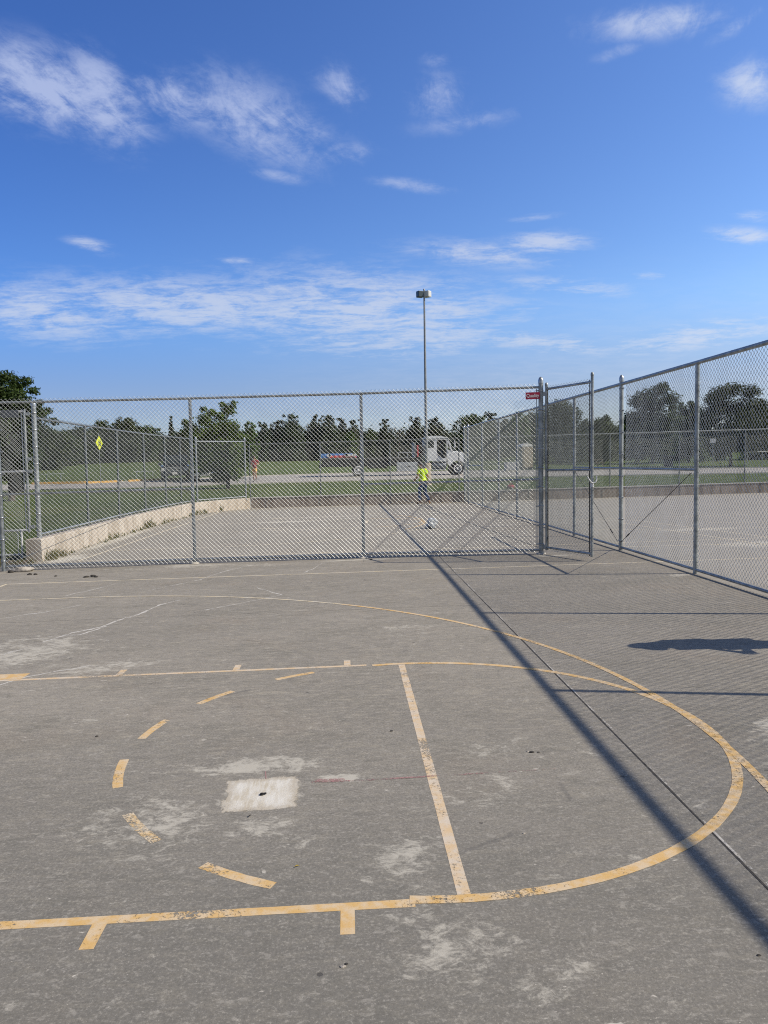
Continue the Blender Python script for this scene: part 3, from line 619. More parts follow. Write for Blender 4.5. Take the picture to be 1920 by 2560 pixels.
# ------------------------------------------------------------------ lamp pole
def lamp():
    z0=zt(3.9,37)
    g=thing('lamp_post','tall grey lamp post on a concrete footing behind the far wall','lamp post',(3.9,37.2,z0))
    mb=MB(); mb.lathe([(.235,-.3),(.235,1.16),(.215,1.2)],(0,0,0),24); mb.build('footing',M['conc_post'],g)
    mb=MB(); mb.box((0,0,1.215),(.34,.34,.03)); mb.tube([(0,0,1.23),(.012*4,0,5.5),(.012*9.2,0,10.42)],[.088,.068,.046],14); mb.build('pole',M['polepaint'],g)
    x=.108
    mb=MB(); mb.lathe([(.05,0),(.04,.05)],(x,0,10.42),12); mb.build('pole_cap',M['polepaint'],g)
    for nm,cx,rz,ml,mg in (('floodlight',x-.215,R(24),'fixdark','fixdark'),('floodlight',x+.17,R(-38),'fixture','fixture')):  # left head coloured as shaded, right head as sunlit
        d=Vector((math.cos(rz),math.sin(rz)))
        mb=MB(); mb.box((cx,.04,10.2),(.36,.30,.34),rz,.05); o=mb.build(nm,M[ml],g)
        mb=MB(); mb.box((cx+.155*math.sin(rz),.04-.155*math.cos(rz),10.2),(.30,.012,.28),rz); mb.build('lens',M['fixdark' if ml=='fixdark' else 'lamp_glass'],o)
    mb=MB(); mb.box((x,.06,10.22),(.12,.14,.16)); mb.build('bracket',M['fixture'],g)
lamp()
# ------------------------------------------------------------------ truck
def wheel(parent,x,y,r,wd,side,hub='white'):
    o=thing_part('wheel',parent,(x,y,r))
    mb=MB(); mb.lathe([(r*.60,-wd/2),(r*.93,-wd/2),(r,-wd*.36),(r,wd*.36),(r*.93,wd/2),(r*.60,wd/2)],(0,0,0),28,'y'); mb.build('tyre',M['rubber'],o)
    w_=side*wd; mb=MB(); mb.lathe([(r*.67,w_*.49),(r*.66,w_*.56),(r*.52,w_*.56),(r*.50,w_*.49)],(0,0,0),28,'y'); mb.lathe([(r*.24,w_*.49),(r*.22,w_*.60),(r*.05,w_*.61)],(0,0,0),16,'y')
    for k in range(8): q=k*math.pi/4; mb.box((r*.40*math.cos(q),w_*.515,r*.40*math.sin(q)),(.05,.012,.05))
    mb; mb.build('rim',M[hub],o)
def thing_part(name,parent,loc):
    o=bpy.data.objects.new(name,None); COL.objects.link(o); o.parent=parent; o.location=loc; o.empty_display_size=.1; return o
def truck():
    fx=lambda p:(p-985)/33.6
    X0=.4+(985-896)/33.6; Y0=54.35
    t=thing('flatbed_truck','white cab flatbed truck with an open front door parked on the road','truck',(X0,Y0,zt(X0,53.3)+.05)); t.rotation_euler=(0,.0143,0)
    mk=lambda name,m_,par=t:(lambda mb:mb.build(name,M[m_],par))
    # chassis and deck
    mb=MB(); mb.box((fx(960),-.42,.86),(9.6,.09,.26)); mb.box((fx(960),.42,.86),(9.6,.09,.26))
    for p in range(815,1060,36): mb.box((fx(p),0,.86),(.1,.8,.2))
    mk('chassis','chassis')(mb)
    mb=MB(); mb.box((fx(920),0,1.32),(fx(1041)-fx(800),2.46,.10)); 
    mb2=MB()
    for p in range(806,1040,13): mb2.box((fx(p),0,1.21),(.09,2.40,.10))
    mk('deck','deck')(mb); mk('cross_member','chassis')(mb2)
    mb=MB(); mb.box((fx(920),-1.245,1.27),(fx(1041)-fx(800),.03,.10)); mk('side_rail','chassis')(mb)
    mb=MB(); mb.box((fx(932),0,1.02),(fx(1058)-fx(806),2.1,.40)); mb.box((fx(945),-.9,.78),(1.5,.5,.42),0,.05); mb.box((fx(851),-.6,.86),(.9,.8,.3)); mk('under_frame','black')(mb)
    mb=MB(); mb.box((fx(810),0,1.05),(.12,2.3,.42)); mb.box((fx(800),0,.72),(.10,2.2,.12)); mk('rear_bumper','chassis')(mb)
    for y in (-.95,.95):
        mb=MB(); mb.box((fx(872),y,.75),(.02,.6,.62)); mk('mudflap','black')(mb)
    mb=MB(); mb.box((fx(1040),0,1.92),(.10,2.3,1.12)); mk('headboard','deck')(mb)
    mb=MB(); mb.box((fx(1046),-1.02,1.82),(.12,.36,.86),0,.03); mk('red_tool_holder','red')(mb)
    mb=MB(); 
    for a,c in (((fx(998),-1.2,1.37),(fx(998),-1.2,1.72)),((fx(998),-1.2,1.72),(fx(1036),-1.2,1.72)),((fx(1020),-1.2,1.37),(fx(1020),-1.2,1.72))): mb.tube([a,c],.02,8)
    mk('guard_rail','alu')(mb)
    mb=MB(); mb.box((fx(1019),-.98,.665),(fx(1045)-fx(993),.5,.69),0,.02); bx=mk('tool_box','alu')(mb)
    mb=MB(); mb.box((fx(1023),-1.238,.70),(.22,.02,.06)); mb.build('box_latch',M['chassis'],bx)
    mb=MB(); mb.box((fx(1019),-1.234,.655),(fx(1043)-fx(995),.008,.012)); mb.build('lid_seam',M['chassis'],bx)
    for y in (-1.02,-.72,.72,1.02): wheel(t,fx(896),y,.46,.26,-1 if y<0 else 1)
    for y in (-1.0,1.0): wheel(t,fx(1147),y,.47,.28,-1 if y<0 else 1)
    # cab
    x0,x1,x2,xa=fx(1065),fx(1093),fx(1120),fx(1131)
    def frame_panel(y,th,hole,outer,m_,name,par=t):
        (a,b_),(c,d)=outer; (ha,hb),(hc,hd)=hole; mb=MB()
        mb.box(((a+ha)/2,y,(b_+d)/2),(ha-a,th,d-b_)); mb.box(((hc+c)/2,y,(b_+d)/2),(c-hc,th,d-b_)); mb.box(((ha+hc)/2,y,(b_+hb)/2),(hc-ha,th,hb-b_)); mb.box(((ha+hc)/2,y,(hd+d)/2),(hc-ha,th,d-hd)); return mb.build(name,M[m_],par)
    for s in (-1,1):
        p=frame_panel(s*1.14,.05,((fx(1070),2.05),(fx(1087),2.60)),((x0,1.06),(x1+.05,2.70)),'white','rear_side_panel')
        mb=MB(); mb.box(((fx(1070)+fx(1087))/2,s*1.145,2.325),(fx(1087)-fx(1070)+.02,.03,.57)); mb.build('rear_window',M['glass'],p)
    p=frame_panel(1.14,.05,((x1+.1,1.95),(x2-.02,2.60)),((x1+.06,1.06),(x2+.06,2.70)),'white','far_door')
    mb=MB(); mb.box(((x1+x2)/2+.05,1.14,2.27),(.78,.02,.68)); mb.build('door_window',M['glass'],p)
    # near door swung open forward, seen edge on
    mb=MB(); mb.prism([(x2+.02,1.15),(x2+.10,1.15),(x2+.10,2.62),(x2+.02,2.62)],'y',-1.95,-1.17); 
    mb=MB(); mb.prism([(x0,2.68),(x0+.03,2.86),(x0+.25,2.93),(fx(1100),2.93),(fx(1118),2.83),(fx(1125),2.74),(fx(1124),2.64),(x0,2.66)],'y',-1.19,1.19); mk('roof','white')(mb)
    mb=MB(); mb.box(((x0+xa)/2,0,1.13),(xa-x0,2.3,.14)); mk('cab_floor','white')(mb)
    mb=MB(); mb.prism([(x1+.06,1.06),(x2+.02,1.06),(x2+.02,1.30),(x2-.35,1.26),(x1+.16,1.42),(x1+.06,1.6)],'y',-1.165,-1.115); mk('door_sill','white')(mb)
    mb=MB(); mb.box((x0+.03,0,1.85),(.06,2.24,1.6)); mk('cab_back','white')(mb)
    mb=MB(); mb.box((x1+.18,-.5,1.55),(.5,.55,.16),0,.04); mb.box((x1+.02,-.5,1.95),(.16,.55,.75),0,.05); mk('seat','black')(mb)
    mb=MB(); mb.box((x1-.05,0,1.9),(.04,2.2,1.4)); mk('cab_divider','black')(mb)
    mb=MB(); mb.box((x2+.1,0,1.62),(.3,2.2,.5),0,.06); mk('dashboard','black')(mb)
    mb=MB(); mb.tube([(x2-.22+.16*math.cos(q)*.35,-.5+.21*math.sin(q),1.92+.2*math.cos(q)) for q in [k*math.pi/8 for k in range(17)]],.016,6); mk('steering_wheel','black')(mb)
    mb=MB(); mb.prism([(x2+.02,2.66),(x2+.07,2.66),(xa+.06,1.80),(xa,1.80)],'y',-1.02,1.02); mk('windscreen','glass')(mb)
    for s in (-1,1):
        mb=MB(); mb.prism([(x2-.01,2.68),(x2+.10,2.68),(xa+.11,1.79),(xa-.0,1.79)],'y',s*1.02,s*1.165); mk('pillar','white')(mb)
        mb=MB(); mb.prism([(x2-.03,1.06),(x2+.06,1.06),(x2+.06,2.66),(x2-.03,2.66)],'y',s*1.10,s*1.165); mk('door_post','white')(mb)
        mb=MB(); mb.prism([(x2+.02,1.08),(xa+.06,1.08),(xa+.06,1.82),(x2+.02,1.9)],'y',s*1.08,s*1.15); mk('cowl','white')(mb)
        # fender with wheel arch
        a=[(fx(1147)+.60*math.cos(R(q)),.47+.60*math.sin(R(q))) for q in range(165,14,-15)]
        prof=[(fx(1121),.95),(fx(1123),1.16),(fx(1131),1.62),(fx(1141),1.70),(fx(1160),1.62),(fx(1168),1.36),(fx(1170),.92),(fx(1166),.80)]+a[::-1]
        mb=MB(); mb.prism(prof,'y',s*.82,s*1.17); mk('fender','white')(mb)
        mb=MB(); mb.box((fx(1170),s*.92,1.22),(.08,.34,.24),0,.03); mk('headlight','lamp_glass')(mb)
        mb=MB(); mb.tube([(fx(1130),s*1.16,1.85),(fx(1137),s*1.35,1.9),(fx(1138),s*1.35,2.6),(fx(1130),s*1.16,2.6)],.015,6); mb.box((fx(1139),s*1.36,2.25),(.08,.2,.42),0,.02); mk('mirror','white' if s<0 else 'white')(mb)
    mb=MB(); mb.prism([(xa,1.10),(xa,1.80),(fx(1146),1.78),(fx(1158),1.70),(fx(1167),1.50),(fx(1171),1.0),(fx(1171),.9),(fx(1150),1.1)],'y',-.84,.84); mk('bonnet','white')(mb)
    mb=MB(); mb.box((fx(1171)+.03,0,1.22),(.05,1.0,.62),0,.02); mk('grille','chrome')(mb)
    mb=MB(); mb.box((fx(1172)+.02,0,.70),(.22,2.25,.30),0,.05); mk('front_bumper','white')(mb)
    mb=MB(); mb.lathe([(.31,-.52),(.33,-.48),(.33,.48),(.31,.52)],(fx(1100),-.88,.72),20,'x'); mk('fuel_tank','tank')(mb)
    mb=MB(); mb.box((fx(1100),-1.16,.42),(1.0,.16,.05)); mb.box((fx(1100),-1.14,1.0),(1.0,.14,.05)); mk('step','alu')(mb)
    mb=MB(); mb.tube([(fx(1057),-.8,.9),(fx(1057),-.8,2.75)],.065,12); mb.tube([(fx(1057),-.8,1.35),(fx(1057),-.8,2.2)],.10,12); mk('exhaust_stack','chassis')(mb)
    mb=MB(); mb.lathe([(.12,0),(.16,.06),(.12,.12)],(fx(1056),-.55,2.62),12); mk('air_cleaner','tank')(mb)
    # banner load at the tail of the deck
    bn=thing('banner_bundle','blue over red banner bundle with white scraps lying on the tail of the truck deck','banner',(X0,Y0,t.location.z+1.37-.0143*fx(850))); bn.rotation_euler=(0,.0143,0)
    n=26; xa_,xb_=fx(805),fx(894)
    vs=[];fs=[]
    for i in range(n+1):
        x=xa_+(xb_-xa_)*i/n; h=.30*(1-max(0,(i-n+3))*.22); j=.02*math.sin(i*1.7)
        vs+= [(x,-1.18+j,.0),(x,-1.15+j,h*.52),(x,-1.08+j,h+.015*math.sin(i*2.9)),(x,-.55,h*.93),(x,.2,0)]
    for i in range(n):
        for k in range(4): fs.append((i*5+k,i*5+k+1,(i+1)*5+k+1,(i+1)*5+k))
    mb=MB(); mb.add(vs,fs)
    mb.m=[0 if (k%4)==0 and (k//4)>4 else 1 for k in range(len(fs))]
    mb.build('cloth',[M['bannerred'],M['bannerblue']],bn)
    for p,w_ in ((824,.22),(828,.12),(868,.2),(872,.3),(884,.14),(889,.16)):
        mb=MB(); pr=[(fx(p)+w_*math.cos(q)*random.uniform(.6,1),.17+.13*math.sin(q)*random.uniform(.6,1)) for q in [k*.63 for k in range(10)]]
        mb.prism(pr,'y',-1.205,-1.165); mb.build('white_scrap',M['bannerwhite'],bn)
truck()
# ------------------------------------------------------------------ parked vehicles facing us
def car(name,label,cat,x,y,rz,w,h,hood,L,pick):
    t=thing(name,label,cat,(x,y,zt(x,y)+.06),rz); hw=w/2
    # local: front at -Y
    mb=MB(); mb.prism([(-L/2,.38),(-L/2-.02,hood*.72),(-L/2+.12,hood*.96),(-L/2+1.25,hood*1.04),(L/2-.1,hood*1.02),(L/2,hood*.8),(L/2,.4)],'x',-hw,hw); mb.build('body',M['navy'],t)
    rear=L*.12 if pick else L/2-.2
    prof=[(-L/2+1.2,hood*1.03),(-L/2+1.95,h-.02),(rear-.25,h),(rear,hood*1.02)]
    mb=MB(); mb.prism(prof,'x',-hw*.86,hw*.86); mb.build('cabin',M['navy'],t)
    mb=MB(); mb.prism([(-L/2+1.27,hood*1.09),(-L/2+1.86,h-.10),(-L/2+1.80,h-.10),(-L/2+1.21,hood*1.09)],'x',-hw*.78,hw*.78); mb.build('windscreen',M['glass'],t)
    g=MB()
    for k in range(4): g.box((0,-L/2-.03,hood*.55+k*hood*.11),(w*.52,.05,.055))
    g.box((0,-L/2-.015,hood*.72),(w*.56,.03,hood*.5)); g.m=[0]*24+[1]*6
    g.build('grille',[M['chrome'],M['black']],t)
    mb=MB(); mb.box((0,-L/2-.08,.47),(w*.98,.16,.24),0,.04); mb.build('bumper',M['chrome' if pick else 'navy'],t)
    for s in (-1,1):
        mb=MB(); mb.box((s*hw*.78,-L/2-.02,hood*.74),(w*.17,.06,hood*.22),0,.02); mb.build('headlight',M['lamp_glass'],t)
        mb=MB(); mb.box((s*(hw+.12),-L/2+1.5,hood*1.08),(.2,.12,.2),0,.03); mb.build('mirror',M['navy'],t)
        for yy in (-L/2+.95,L/2-1.0):
            o=thing_part('wheel',t,(s*(hw-.13),yy,.38)); mb=MB(); mb.lathe([(.22,-.13),(.36,-.13),(.38,-.09),(.38,.09),(.36,.13),(.22,.13)],(0,0,0),22,'x'); mb.build('tyre',M['rubber'],o)
            mb=MB(); mb.lathe([(.235,s*.12),(.225,s*.14),(.06,s*.136),(.03,s*.15)],(0,0,0),16,'x'); mb.build('rim',M['alu'],o)
    mb=MB(); mb.box((0,-L/2-.09,.52),(.32,.17,.16)); mb.build('number_plate',M['offwhite'],t)
car('pickup_truck','dark pickup with a chrome grille parked facing us behind the young tree','pickup',-10.0,50.0,R(8),2.0,1.9,1.18,5.6,True)
car('parked_car','dark parked sport utility vehicle beside the yellow kerb','car',-12.6,51.5,R(10),1.9,1.8,1.05,4.8,False)

# ------------------------------------------------------------------ people
def skinned(name,verts,edges,rad,mats,parent,sub=1,root=0):
    me=bpy.data.meshes.new(name); me.from_pydata([tuple(v) for v in verts],edges,[]); me.update()
    o=bpy.data.objects.new(name,me); COL.objects.link(o)
    md=o.modifiers.new('skin','SKIN'); md.use_smooth_shade=True; md.branch_smoothing=.3
    if not me.skin_vertices:
        bm=bmesh.new(); bm.from_mesh(me); bm.verts.layers.skin.verify(); bm.to_mesh(me); bm.free()
    for i,r in enumerate(rad):
        s=me.skin_vertices[0].data[i]; s.radius=(r,r) if not isinstance(r,tuple) else r; s.use_root=(i==root)
    ms=o.modifiers.new('sub','SUBSURF'); ms.levels=sub; ms.render_levels=sub
    bpy.context.view_layer.update(); dg=bpy.context.evaluated_depsgraph_get()
    m2=bpy.data.meshes.new_from_object(o.evaluated_get(dg)); o.modifiers.clear(); o.data=m2; m2.name=name; bpy.data.meshes.remove(me)
    m2.materials.clear(); m2.materials.append(mats)
    m2.polygons.foreach_set('use_smooth',[True]*len(m2.polygons)); o.parent=parent; return o
class Rig:
    def __init__(s): s.v=[];s.e=[];s.r=[];s.id={}
    def add(s,n,p,r,par=None):
        s.id[n]=len(s.v); s.v.append(Vector(p)); s.r.append(r)
        if par is not None: s.e.append((s.id[par],s.id[n]))
        return s
def person(label,loc,rz,J,wear,bare_legs=False,cap=None,scale=1,bulk=0):
    t=thing('person',label,'person',loc,rz); t.scale=(scale,)*3
    g=Rig(); V=lambda k:Vector(J[k])
    g.add('pelvis',J['pelvis'],.125); g.add('waist',J['waist'],.115,'pelvis'); g.add('chest',J['chest'],.13,'waist'); g.add('upper',J['upper'],.10,'chest'); g.add('neck',J['neck'],.052,'upper')
    hd=V('head'); up=(hd-V('neck')).normalized(); fw=Vector(J.get('face',(0,1,0))).normalized()
    g.add('jaw',V('neck')+up*.075+fw*.02,.068,'neck'); g.add('mid',hd+fw*.01,.084,'jaw'); g.add('crown',hd+up*.085,.066,'mid')
    g.add('nose',hd-up*.015+fw*.105,.014,'mid')
    for s,k in ((-1,'l'),(1,'r')):
        side=fw.cross(up).normalized()*s
        g.add('ear'+k,hd+side*.088-up*.01,.016,'mid')
        g.add('sh'+k,J['sh'+k],.062,'upper'); g.add('el'+k,J['el'+k],.043,'sh'+k); m_=V('el'+k).lerp(V('wr'+k),.35); g.add('fa'+k,m_,.041,'el'+k); g.add('wr'+k,J['wr'+k],.027,'fa'+k)
        d=(V('wr'+k)-V('el'+k)).normalized(); pn=Vector(J.get('palm'+k,(0,1,0))); sd=d.cross(pn).normalized(); pn=sd.cross(d)
        g.add('pm'+k,V('wr'+k)+d*.055,.033,'wr'+k)
        for q,(o_,L) in enumerate(((-.030,.075),(-.010,.085),(.011,.08),(.030,.065))):
            b0=V('wr'+k)+d*.095+sd*o_; g.add('f%d%s'%(q,k),b0,.0095,'pm'+k); g.add('g%d%s'%(q,k),b0+d*L*.5-pn*.008,.0085,'f%d%s'%(q,k)); g.add('h%d%s'%(q,k),b0+d*L*.9-pn*.03,.007,'g%d%s'%(q,k))
        g.add('t0'+k,V('wr'+k)+d*.05-sd*.042,.011,'pm'+k); g.add('t1'+k,V('wr'+k)+d*.095-sd*.06-pn*.012,.009,'t0'+k)
        g.add('hp'+k,J['hp'+k],.098,'pelvis'); th=V('hp'+k).lerp(V('kn'+k),.45); g.add('th'+k,th,.082,'hp'+k); g.add('kn'+k,J['kn'+k],.056,'th'+k); cf=V('kn'+k).lerp(V('an'+k),.32); g.add('cf'+k,cf,.057,'kn'+k); g.add('an'+k,J['an'+k],.036,'cf'+k)
        g.add('to'+k,J['to'+k],.032,'an'+k)
    skinned('body',g.v,g.e,g.r,M['skin'],t,2)
    def sub(name,chain,mat_,inc,root=0):
        h=Rig()
        for n,par,ex in chain:
            h.add(n,g.v[g.id[n]],g.r[g.id[n]]+inc+ex,par)
        return skinned(name,h.v,h.e,h.r,M[mat_],t,2,root)
    sh=[('waist',None,.012),('chest','waist',.012),('upper','chest',.012)]
    c=Rig(); 
    for n,par,ex in sh: c.add(n,g.v[g.id[n]],g.r[g.id[n]]+.016+ex+bulk,par)
    c.add('hem',V('pelvis').lerp(V('waist'),.1),.148+bulk,'waist'); c.add('collar',V('upper').lerp(V('neck'),.55),.068,'upper')
    for k in 'lr':
        c.add('sh'+k,J['sh'+k],.080,'upper'); c.add('sl'+k,V('sh'+k).lerp(V('el'+k),.72),.066,'sh'+k)
    skinned('shirt',c.v,c.e,c.r,M[wear['shirt']],t,2)
    c=Rig(); c.add('pelvis',J['pelvis'],.142+bulk); c.add('belt',V('pelvis').lerp(V('waist'),.35),.135+bulk,'pelvis')
    for k in 'lr':
        c.add('hp'+k,J['hp'+k],.112+bulk,'pelvis'); c.add('th'+k,V('hp'+k).lerp(V('kn'+k),.45),.098+bulk*.6,'hp'+k)
        if bare_legs: c.add('hm'+k,V('hp'+k).lerp(V('kn'+k),.75),.098,'th'+k)
        else:
            c.add('kn'+k,J['kn'+k],.074,'th'+k); c.add('cf'+k,V('kn'+k).lerp(V('an'+k),.4),.072,'kn'+k); c.add('hm'+k,V('kn'+k).lerp(V('an'+k),.93),.064,'cf'+k)
    skinned('shorts' if bare_legs else 'trousers',c.v,c.e,c.r,M[wear['legs']],t,2)
    for k in 'lr':
        a=V('an'+k); to=V('to'+k); d=(to-a); d.z=0; d.normalize()
        c=Rig(); c.add('heel',(a-d*.05)*1+Vector((0,0,to.z-a.z+.012)),.046); c.add('mid',a.lerp(to,.5)+Vector((0,0,.0)),.048,'heel'); c.add('toe',to+d*.02,.042,'mid'); c.add('ank',a+Vector((0,0,.02)),.048,'mid')
        skinned('shoe',c.v,c.e,c.r,M[wear['shoe']],t,2)
    # hair or cap hugging the skull
    mb=MB(); sdv=fw.cross(up).normalized()
    rows=7;n=18;vs=[];fs=[]
    for i in range(rows):
        ph=i/(rows-1)*R(98)
        for k in range(n):
            q=2*math.pi*k/n; d=up*math.cos(ph)+(sdv*math.cos(q)+fw*math.sin(q))*math.sin(ph)
            back=max(0,-math.sin(q))*.035*(i/(rows-1))
            vs.append(hd+up*.02-up*back+fw*.005+Vector(d)*(.106 if not cap else .110))
    for i in range(rows-1):
        for k in range(n): fs.append((i*n+k,(i+1)*n+k,(i+1)*n+(k+1)%n,i*n+(k+1)%n))
    mb.add(vs,fs,True); mb.build('cap' if cap else 'hair',M[cap or 'hair'],t)
    if cap:
        mb=MB(); vs=[];
        for i in range(9):
            q=R(20+i*17.5); e=sdv*math.cos(q)+fw*math.sin(q); b0=hd+up*.035; vs+=[b0+e*.105,b0+e*(.105+.085*math.sin(R(10+i*20)))-up*.018]
        v2=[v-up*.008 for v in vs]
        mb.add(vs+v2,[(2*i,2*i+1,2*i+3,2*i+2) for i in range(8)]+[(18+2*i,18+2*i+2,18+2*i+3,18+2*i+1) for i in range(8)]+[(2*i+1,18+2*i+1,18+2*i+3,2*i+3) for i in range(8)],True); mb.build('cap_peak',M[cap],t)
    return t
# worker in mid stride with his back to us
person('worker in black cap, hi-vis yellow shirt and jeans by the far wall','' and 0 or (2.62,26.25,0),R(35),dict(pelvis=(0,0,.92),waist=(0,.02,1.07),chest=(0,.05,1.25),upper=(0,.06,1.37),neck=(0,.08,1.46),head=(-.02,.12,1.58),face=(-.25,.95,-.2),
  shl=(-.18,.05,1.37),shr=(.18,.05,1.37),ell=(-.23,.08,1.11),elr=(.235,-.02,1.10),wrl=(-.19,.27,1.0),wrr=(.25,.10,.88),hpl=(-.09,0,.88),hpr=(.09,0,.88),knl=(-.10,.13,.49),knr=(.09,.02,.48),anl=(-.11,.10,.08),anr=(.12,-.20,.10),tol=(-.13,.25,.035),tor=(.17,-.07,.035),palml=(1,0,0),palmr=(-1,0,0)),
  dict(shirt='hivis',legs='denim',shoe='boot'),cap='cap')
# jogger on the road
person('jogger in dark red top and yellow orange shorts on the road','' and 0 or (-6.45,46.6,zt(-6.45,46.6)+.05),R(172),dict(pelvis=(0,0,.93),waist=(0,.0,1.08),chest=(0,.02,1.26),upper=(0,.02,1.39),neck=(0,.03,1.48),head=(0,.05,1.60),face=(0,1,0),
  shl=(-.18,.02,1.39),shr=(.18,.02,1.39),ell=(-.25,-.12,1.17),elr=(.24,-.10,1.15),wrl=(-.20,.12,1.14),wrr=(.16,.14,1.16),hpl=(-.09,0,.9),hpr=(.09,0,.9),knl=(-.1,.22,.55),knr=(.1,-.02,.49),anl=(-.1,.03,.20),anr=(.1,-.10,.09),tol=(-.1,.17,.13),tor=(.1,.04,.035),palml=(1,0,0),palmr=(-1,0,0)),
  dict(shirt='pinktop',legs='yshort',shoe='shoe'),bare_legs=True)
# bystander just outside the frame whose shadow falls on the court
person('bystander with forearms held forward whose shadow falls on the court by the right fence','' and 0 or (4.17,1.76,0),R(180),dict(pelvis=(0,0,.94),waist=(0,.02,1.10),chest=(0,.03,1.28),upper=(0,.02,1.42),neck=(0,.05,1.51),head=(0,.10,1.625),face=(0,.9,-.35),
  shl=(-.19,.02,1.42),shr=(.19,.02,1.42),ell=(-.24,.02,1.13),elr=(.24,.02,1.13),wrl=(-.10,.24,1.05),wrr=(.10,.24,1.03),hpl=(-.09,0,.9),hpr=(.09,0,.9),knl=(-.11,.03,.5),knr=(.11,.02,.5),anl=(-.12,-.02,.08),anr=(.12,-.02,.08),tol=(-.14,.13,.035),tor=(.14,.13,.035),palml=(1,0,0),palmr=(-1,0,0)),
  dict(shirt='greytee',legs='denim',shoe='shoe'),cap='cap',bulk=.05)

# ------------------------------------------------------------------ small things
def blobmesh(name,mat_,parent,r,sq,seed,rough=.25,n=3):
    bm=bmesh.new(); bmesh.ops.create_icosphere(bm,subdivisions=n,radius=1); rr=random.Random(seed); P=[(Vector((rr.gauss(0,1),rr.gauss(0,1),rr.gauss(0,1))).normalized(),rr.uniform(-1,1)) for _ in range(26)]
    for v in bm.verts:
        d=v.co.normalized(); k=1+sum(a*max(0,d.dot(p))**9 for p,a in P)*rough
        v.co=Vector((d.x*sq[0],d.y*sq[1],d.z*sq[2]))*r*k
    me=bpy.data.meshes.new(name); bm.to_mesh(me); bm.free(); me.materials.append(mat_); me.polygons.foreach_set('use_smooth',[False]*len(me.polygons))
    o=bpy.data.objects.new(name,me); COL.objects.link(o); 
    if parent is not None: o.parent=parent
    return o
t=thing('plastic_bundle','crumpled clear plastic bundle sitting on the far court free throw circle','bundle',(1.70,14.95,0)); t.rotation_euler=(.0,0,.3)
o=blobmesh('clear_wrap',M['bag'],t,.14,(1.0,.9,.86),3,.38,4); o.location=(.01,0,.15)
o=blobmesh('knotted_end',M['bag'],t,.06,(1,.9,.55),5,.3); o.location=(.0,-.1,.035)
o=blobmesh('dark_weight',M['chassis'],t,.05,(1.1,1,.7),6,.25); o.location=(-.08,-.07,.04)
def bin_(label,x,y,r0,r1,h,group=None):
    t=thing('trash_bin',label,'bin',(x,y,zt(x,y)))
    mb=MB(); mb.lathe([(r0,0),(r0*1.02,.05),(r1,h-.08),(r1*1.06,h-.06),(r1*1.06,h),(r1*.9,h),(r1*.88,h-.1),(r0*.5,h-.12)],(0,0,0),22); mb.build('bin_body',M['black'],t)
    mb=MB(); mb.lathe([(r1*1.07,h-.02),(r1*1.07,h+.03),(r1*.75,h+.07),(r1*.1,h+.08)],(0,0,0),22); mb.build('bin_lid',M['black'],t)
    for k in (-1,1): mb=MB(); mb.tube([(k*r1*1.0,-.08,h-.15),(k*r1*1.12,-.06,h-.16),(k*r1*1.12,.06,h-.16),(k*r1*1.0,.08,h-.15)],.015,6); mb.build('handle',M['black'],t)
    return t
b1=bin_('black lidded bin with a white sticker on the lawn behind the stepped gate',-19.2,40.4,.38,.45,1.0)
mb=MB(); mb.prism([(.10+.07*math.cos(q),.84+.05*math.sin(q)) for q in [k*.5 for k in range(12)]],'y',-.475,-.44); mb.build('sticker',M['offwhite'],b1)
bin_('black wide-topped bin standing on the field beyond the right fence',28.8,64.8,.36,.48,.98)
def bench(label,x,y,L,rz):
    t=thing('player_bench',label,'bench',(x,y,zt(x,y)),rz,'aluminium benches on the left field')
    mb=MB(); mb.box((0,0,.45),(L,.26,.05),0,.01); mb.build('seat',M['whitepipe'],t)
    for s in (-1,0,1):
        mb=MB(); mb.box((s*L*.42,0,.22),(.05,.05,.42)); mb.box((s*L*.42,0,.03),(.05,.36,.05)); mb.build('leg',M['alu'],t)
bench('long aluminium bench on the field just right of the left fence end post',-24.4,58.6,2.6,R(4)); bench('shorter aluminium bench on the field right of the yellow diamond sign',-17.6,62.3,1.6,R(4))
t=thing('picnic_table','brown board picnic table on the field seen between gate leaf and terminal post','table',(22.9,66.8,zt(22.9,66.8)),R(6))
mb=MB()
for k in range(5): mb.box((0,-.32+k*.16,.74),(.85,.14,.045))
mb.build('table_top',M['brown'],t)
for s in (-1,1):
    mb=MB(); mb.box((0,s*.68,.44),(.85,.26,.045)); mb.build('bench_board',M['brown'],t)
    mb=MB(); mb.tube([(s*.3,-.72,0),(s*.3,-.3,.72)],.04,6); mb.tube([(s*.3,.72,0),(s*.3,.3,.72)],.04,6); mb.box((s*.3,0,.40),(.05,1.4,.08)); mb.build('leg',M['brown'],t)
t=thing('portable_toilet','tan portable toilet with a white domed roof behind the right fence','toilet',(15.85,65.6,zt(15.85,65.6)),R(12))
mb=MB(); mb.box((0,0,.08),(1.14,1.14,.14)); mb.build('base',M['black'],t); mb=MB(); mb.box((0,0,1.1),(1.08,1.08,1.92),0,.05); mb.build('cabin',M['tan'],t)
mb=MB(); mb.box((0,-.555,1.05),(.72,.03,1.78),0,.01); d=mb.build('door',M['tan'],t); mb=MB(); mb.box((.28,-.58,1.05),(.05,.03,.14)); mb.build('handle',M['offwhite'],d)
mb=MB(); mb.prism([(-.56,2.05),(.56,2.05),(.50,2.19),(.30,2.29),(0,2.33),(-.30,2.29),(-.50,2.19)],'y',-.57,.57); mb.build('roof',M['offwhite'],t); mb=MB(); mb.tube([(.4,.4,2.1),(.4,.4,2.5)],.05,8); mb.build('vent_pipe',M['offwhite'],t)
t=thing('utility_cabinet','pale grey utility cabinet at the road edge left of the portable toilet','cabinet',(13.15,58.9,zt(13.15,58.9)+.05),R(8))
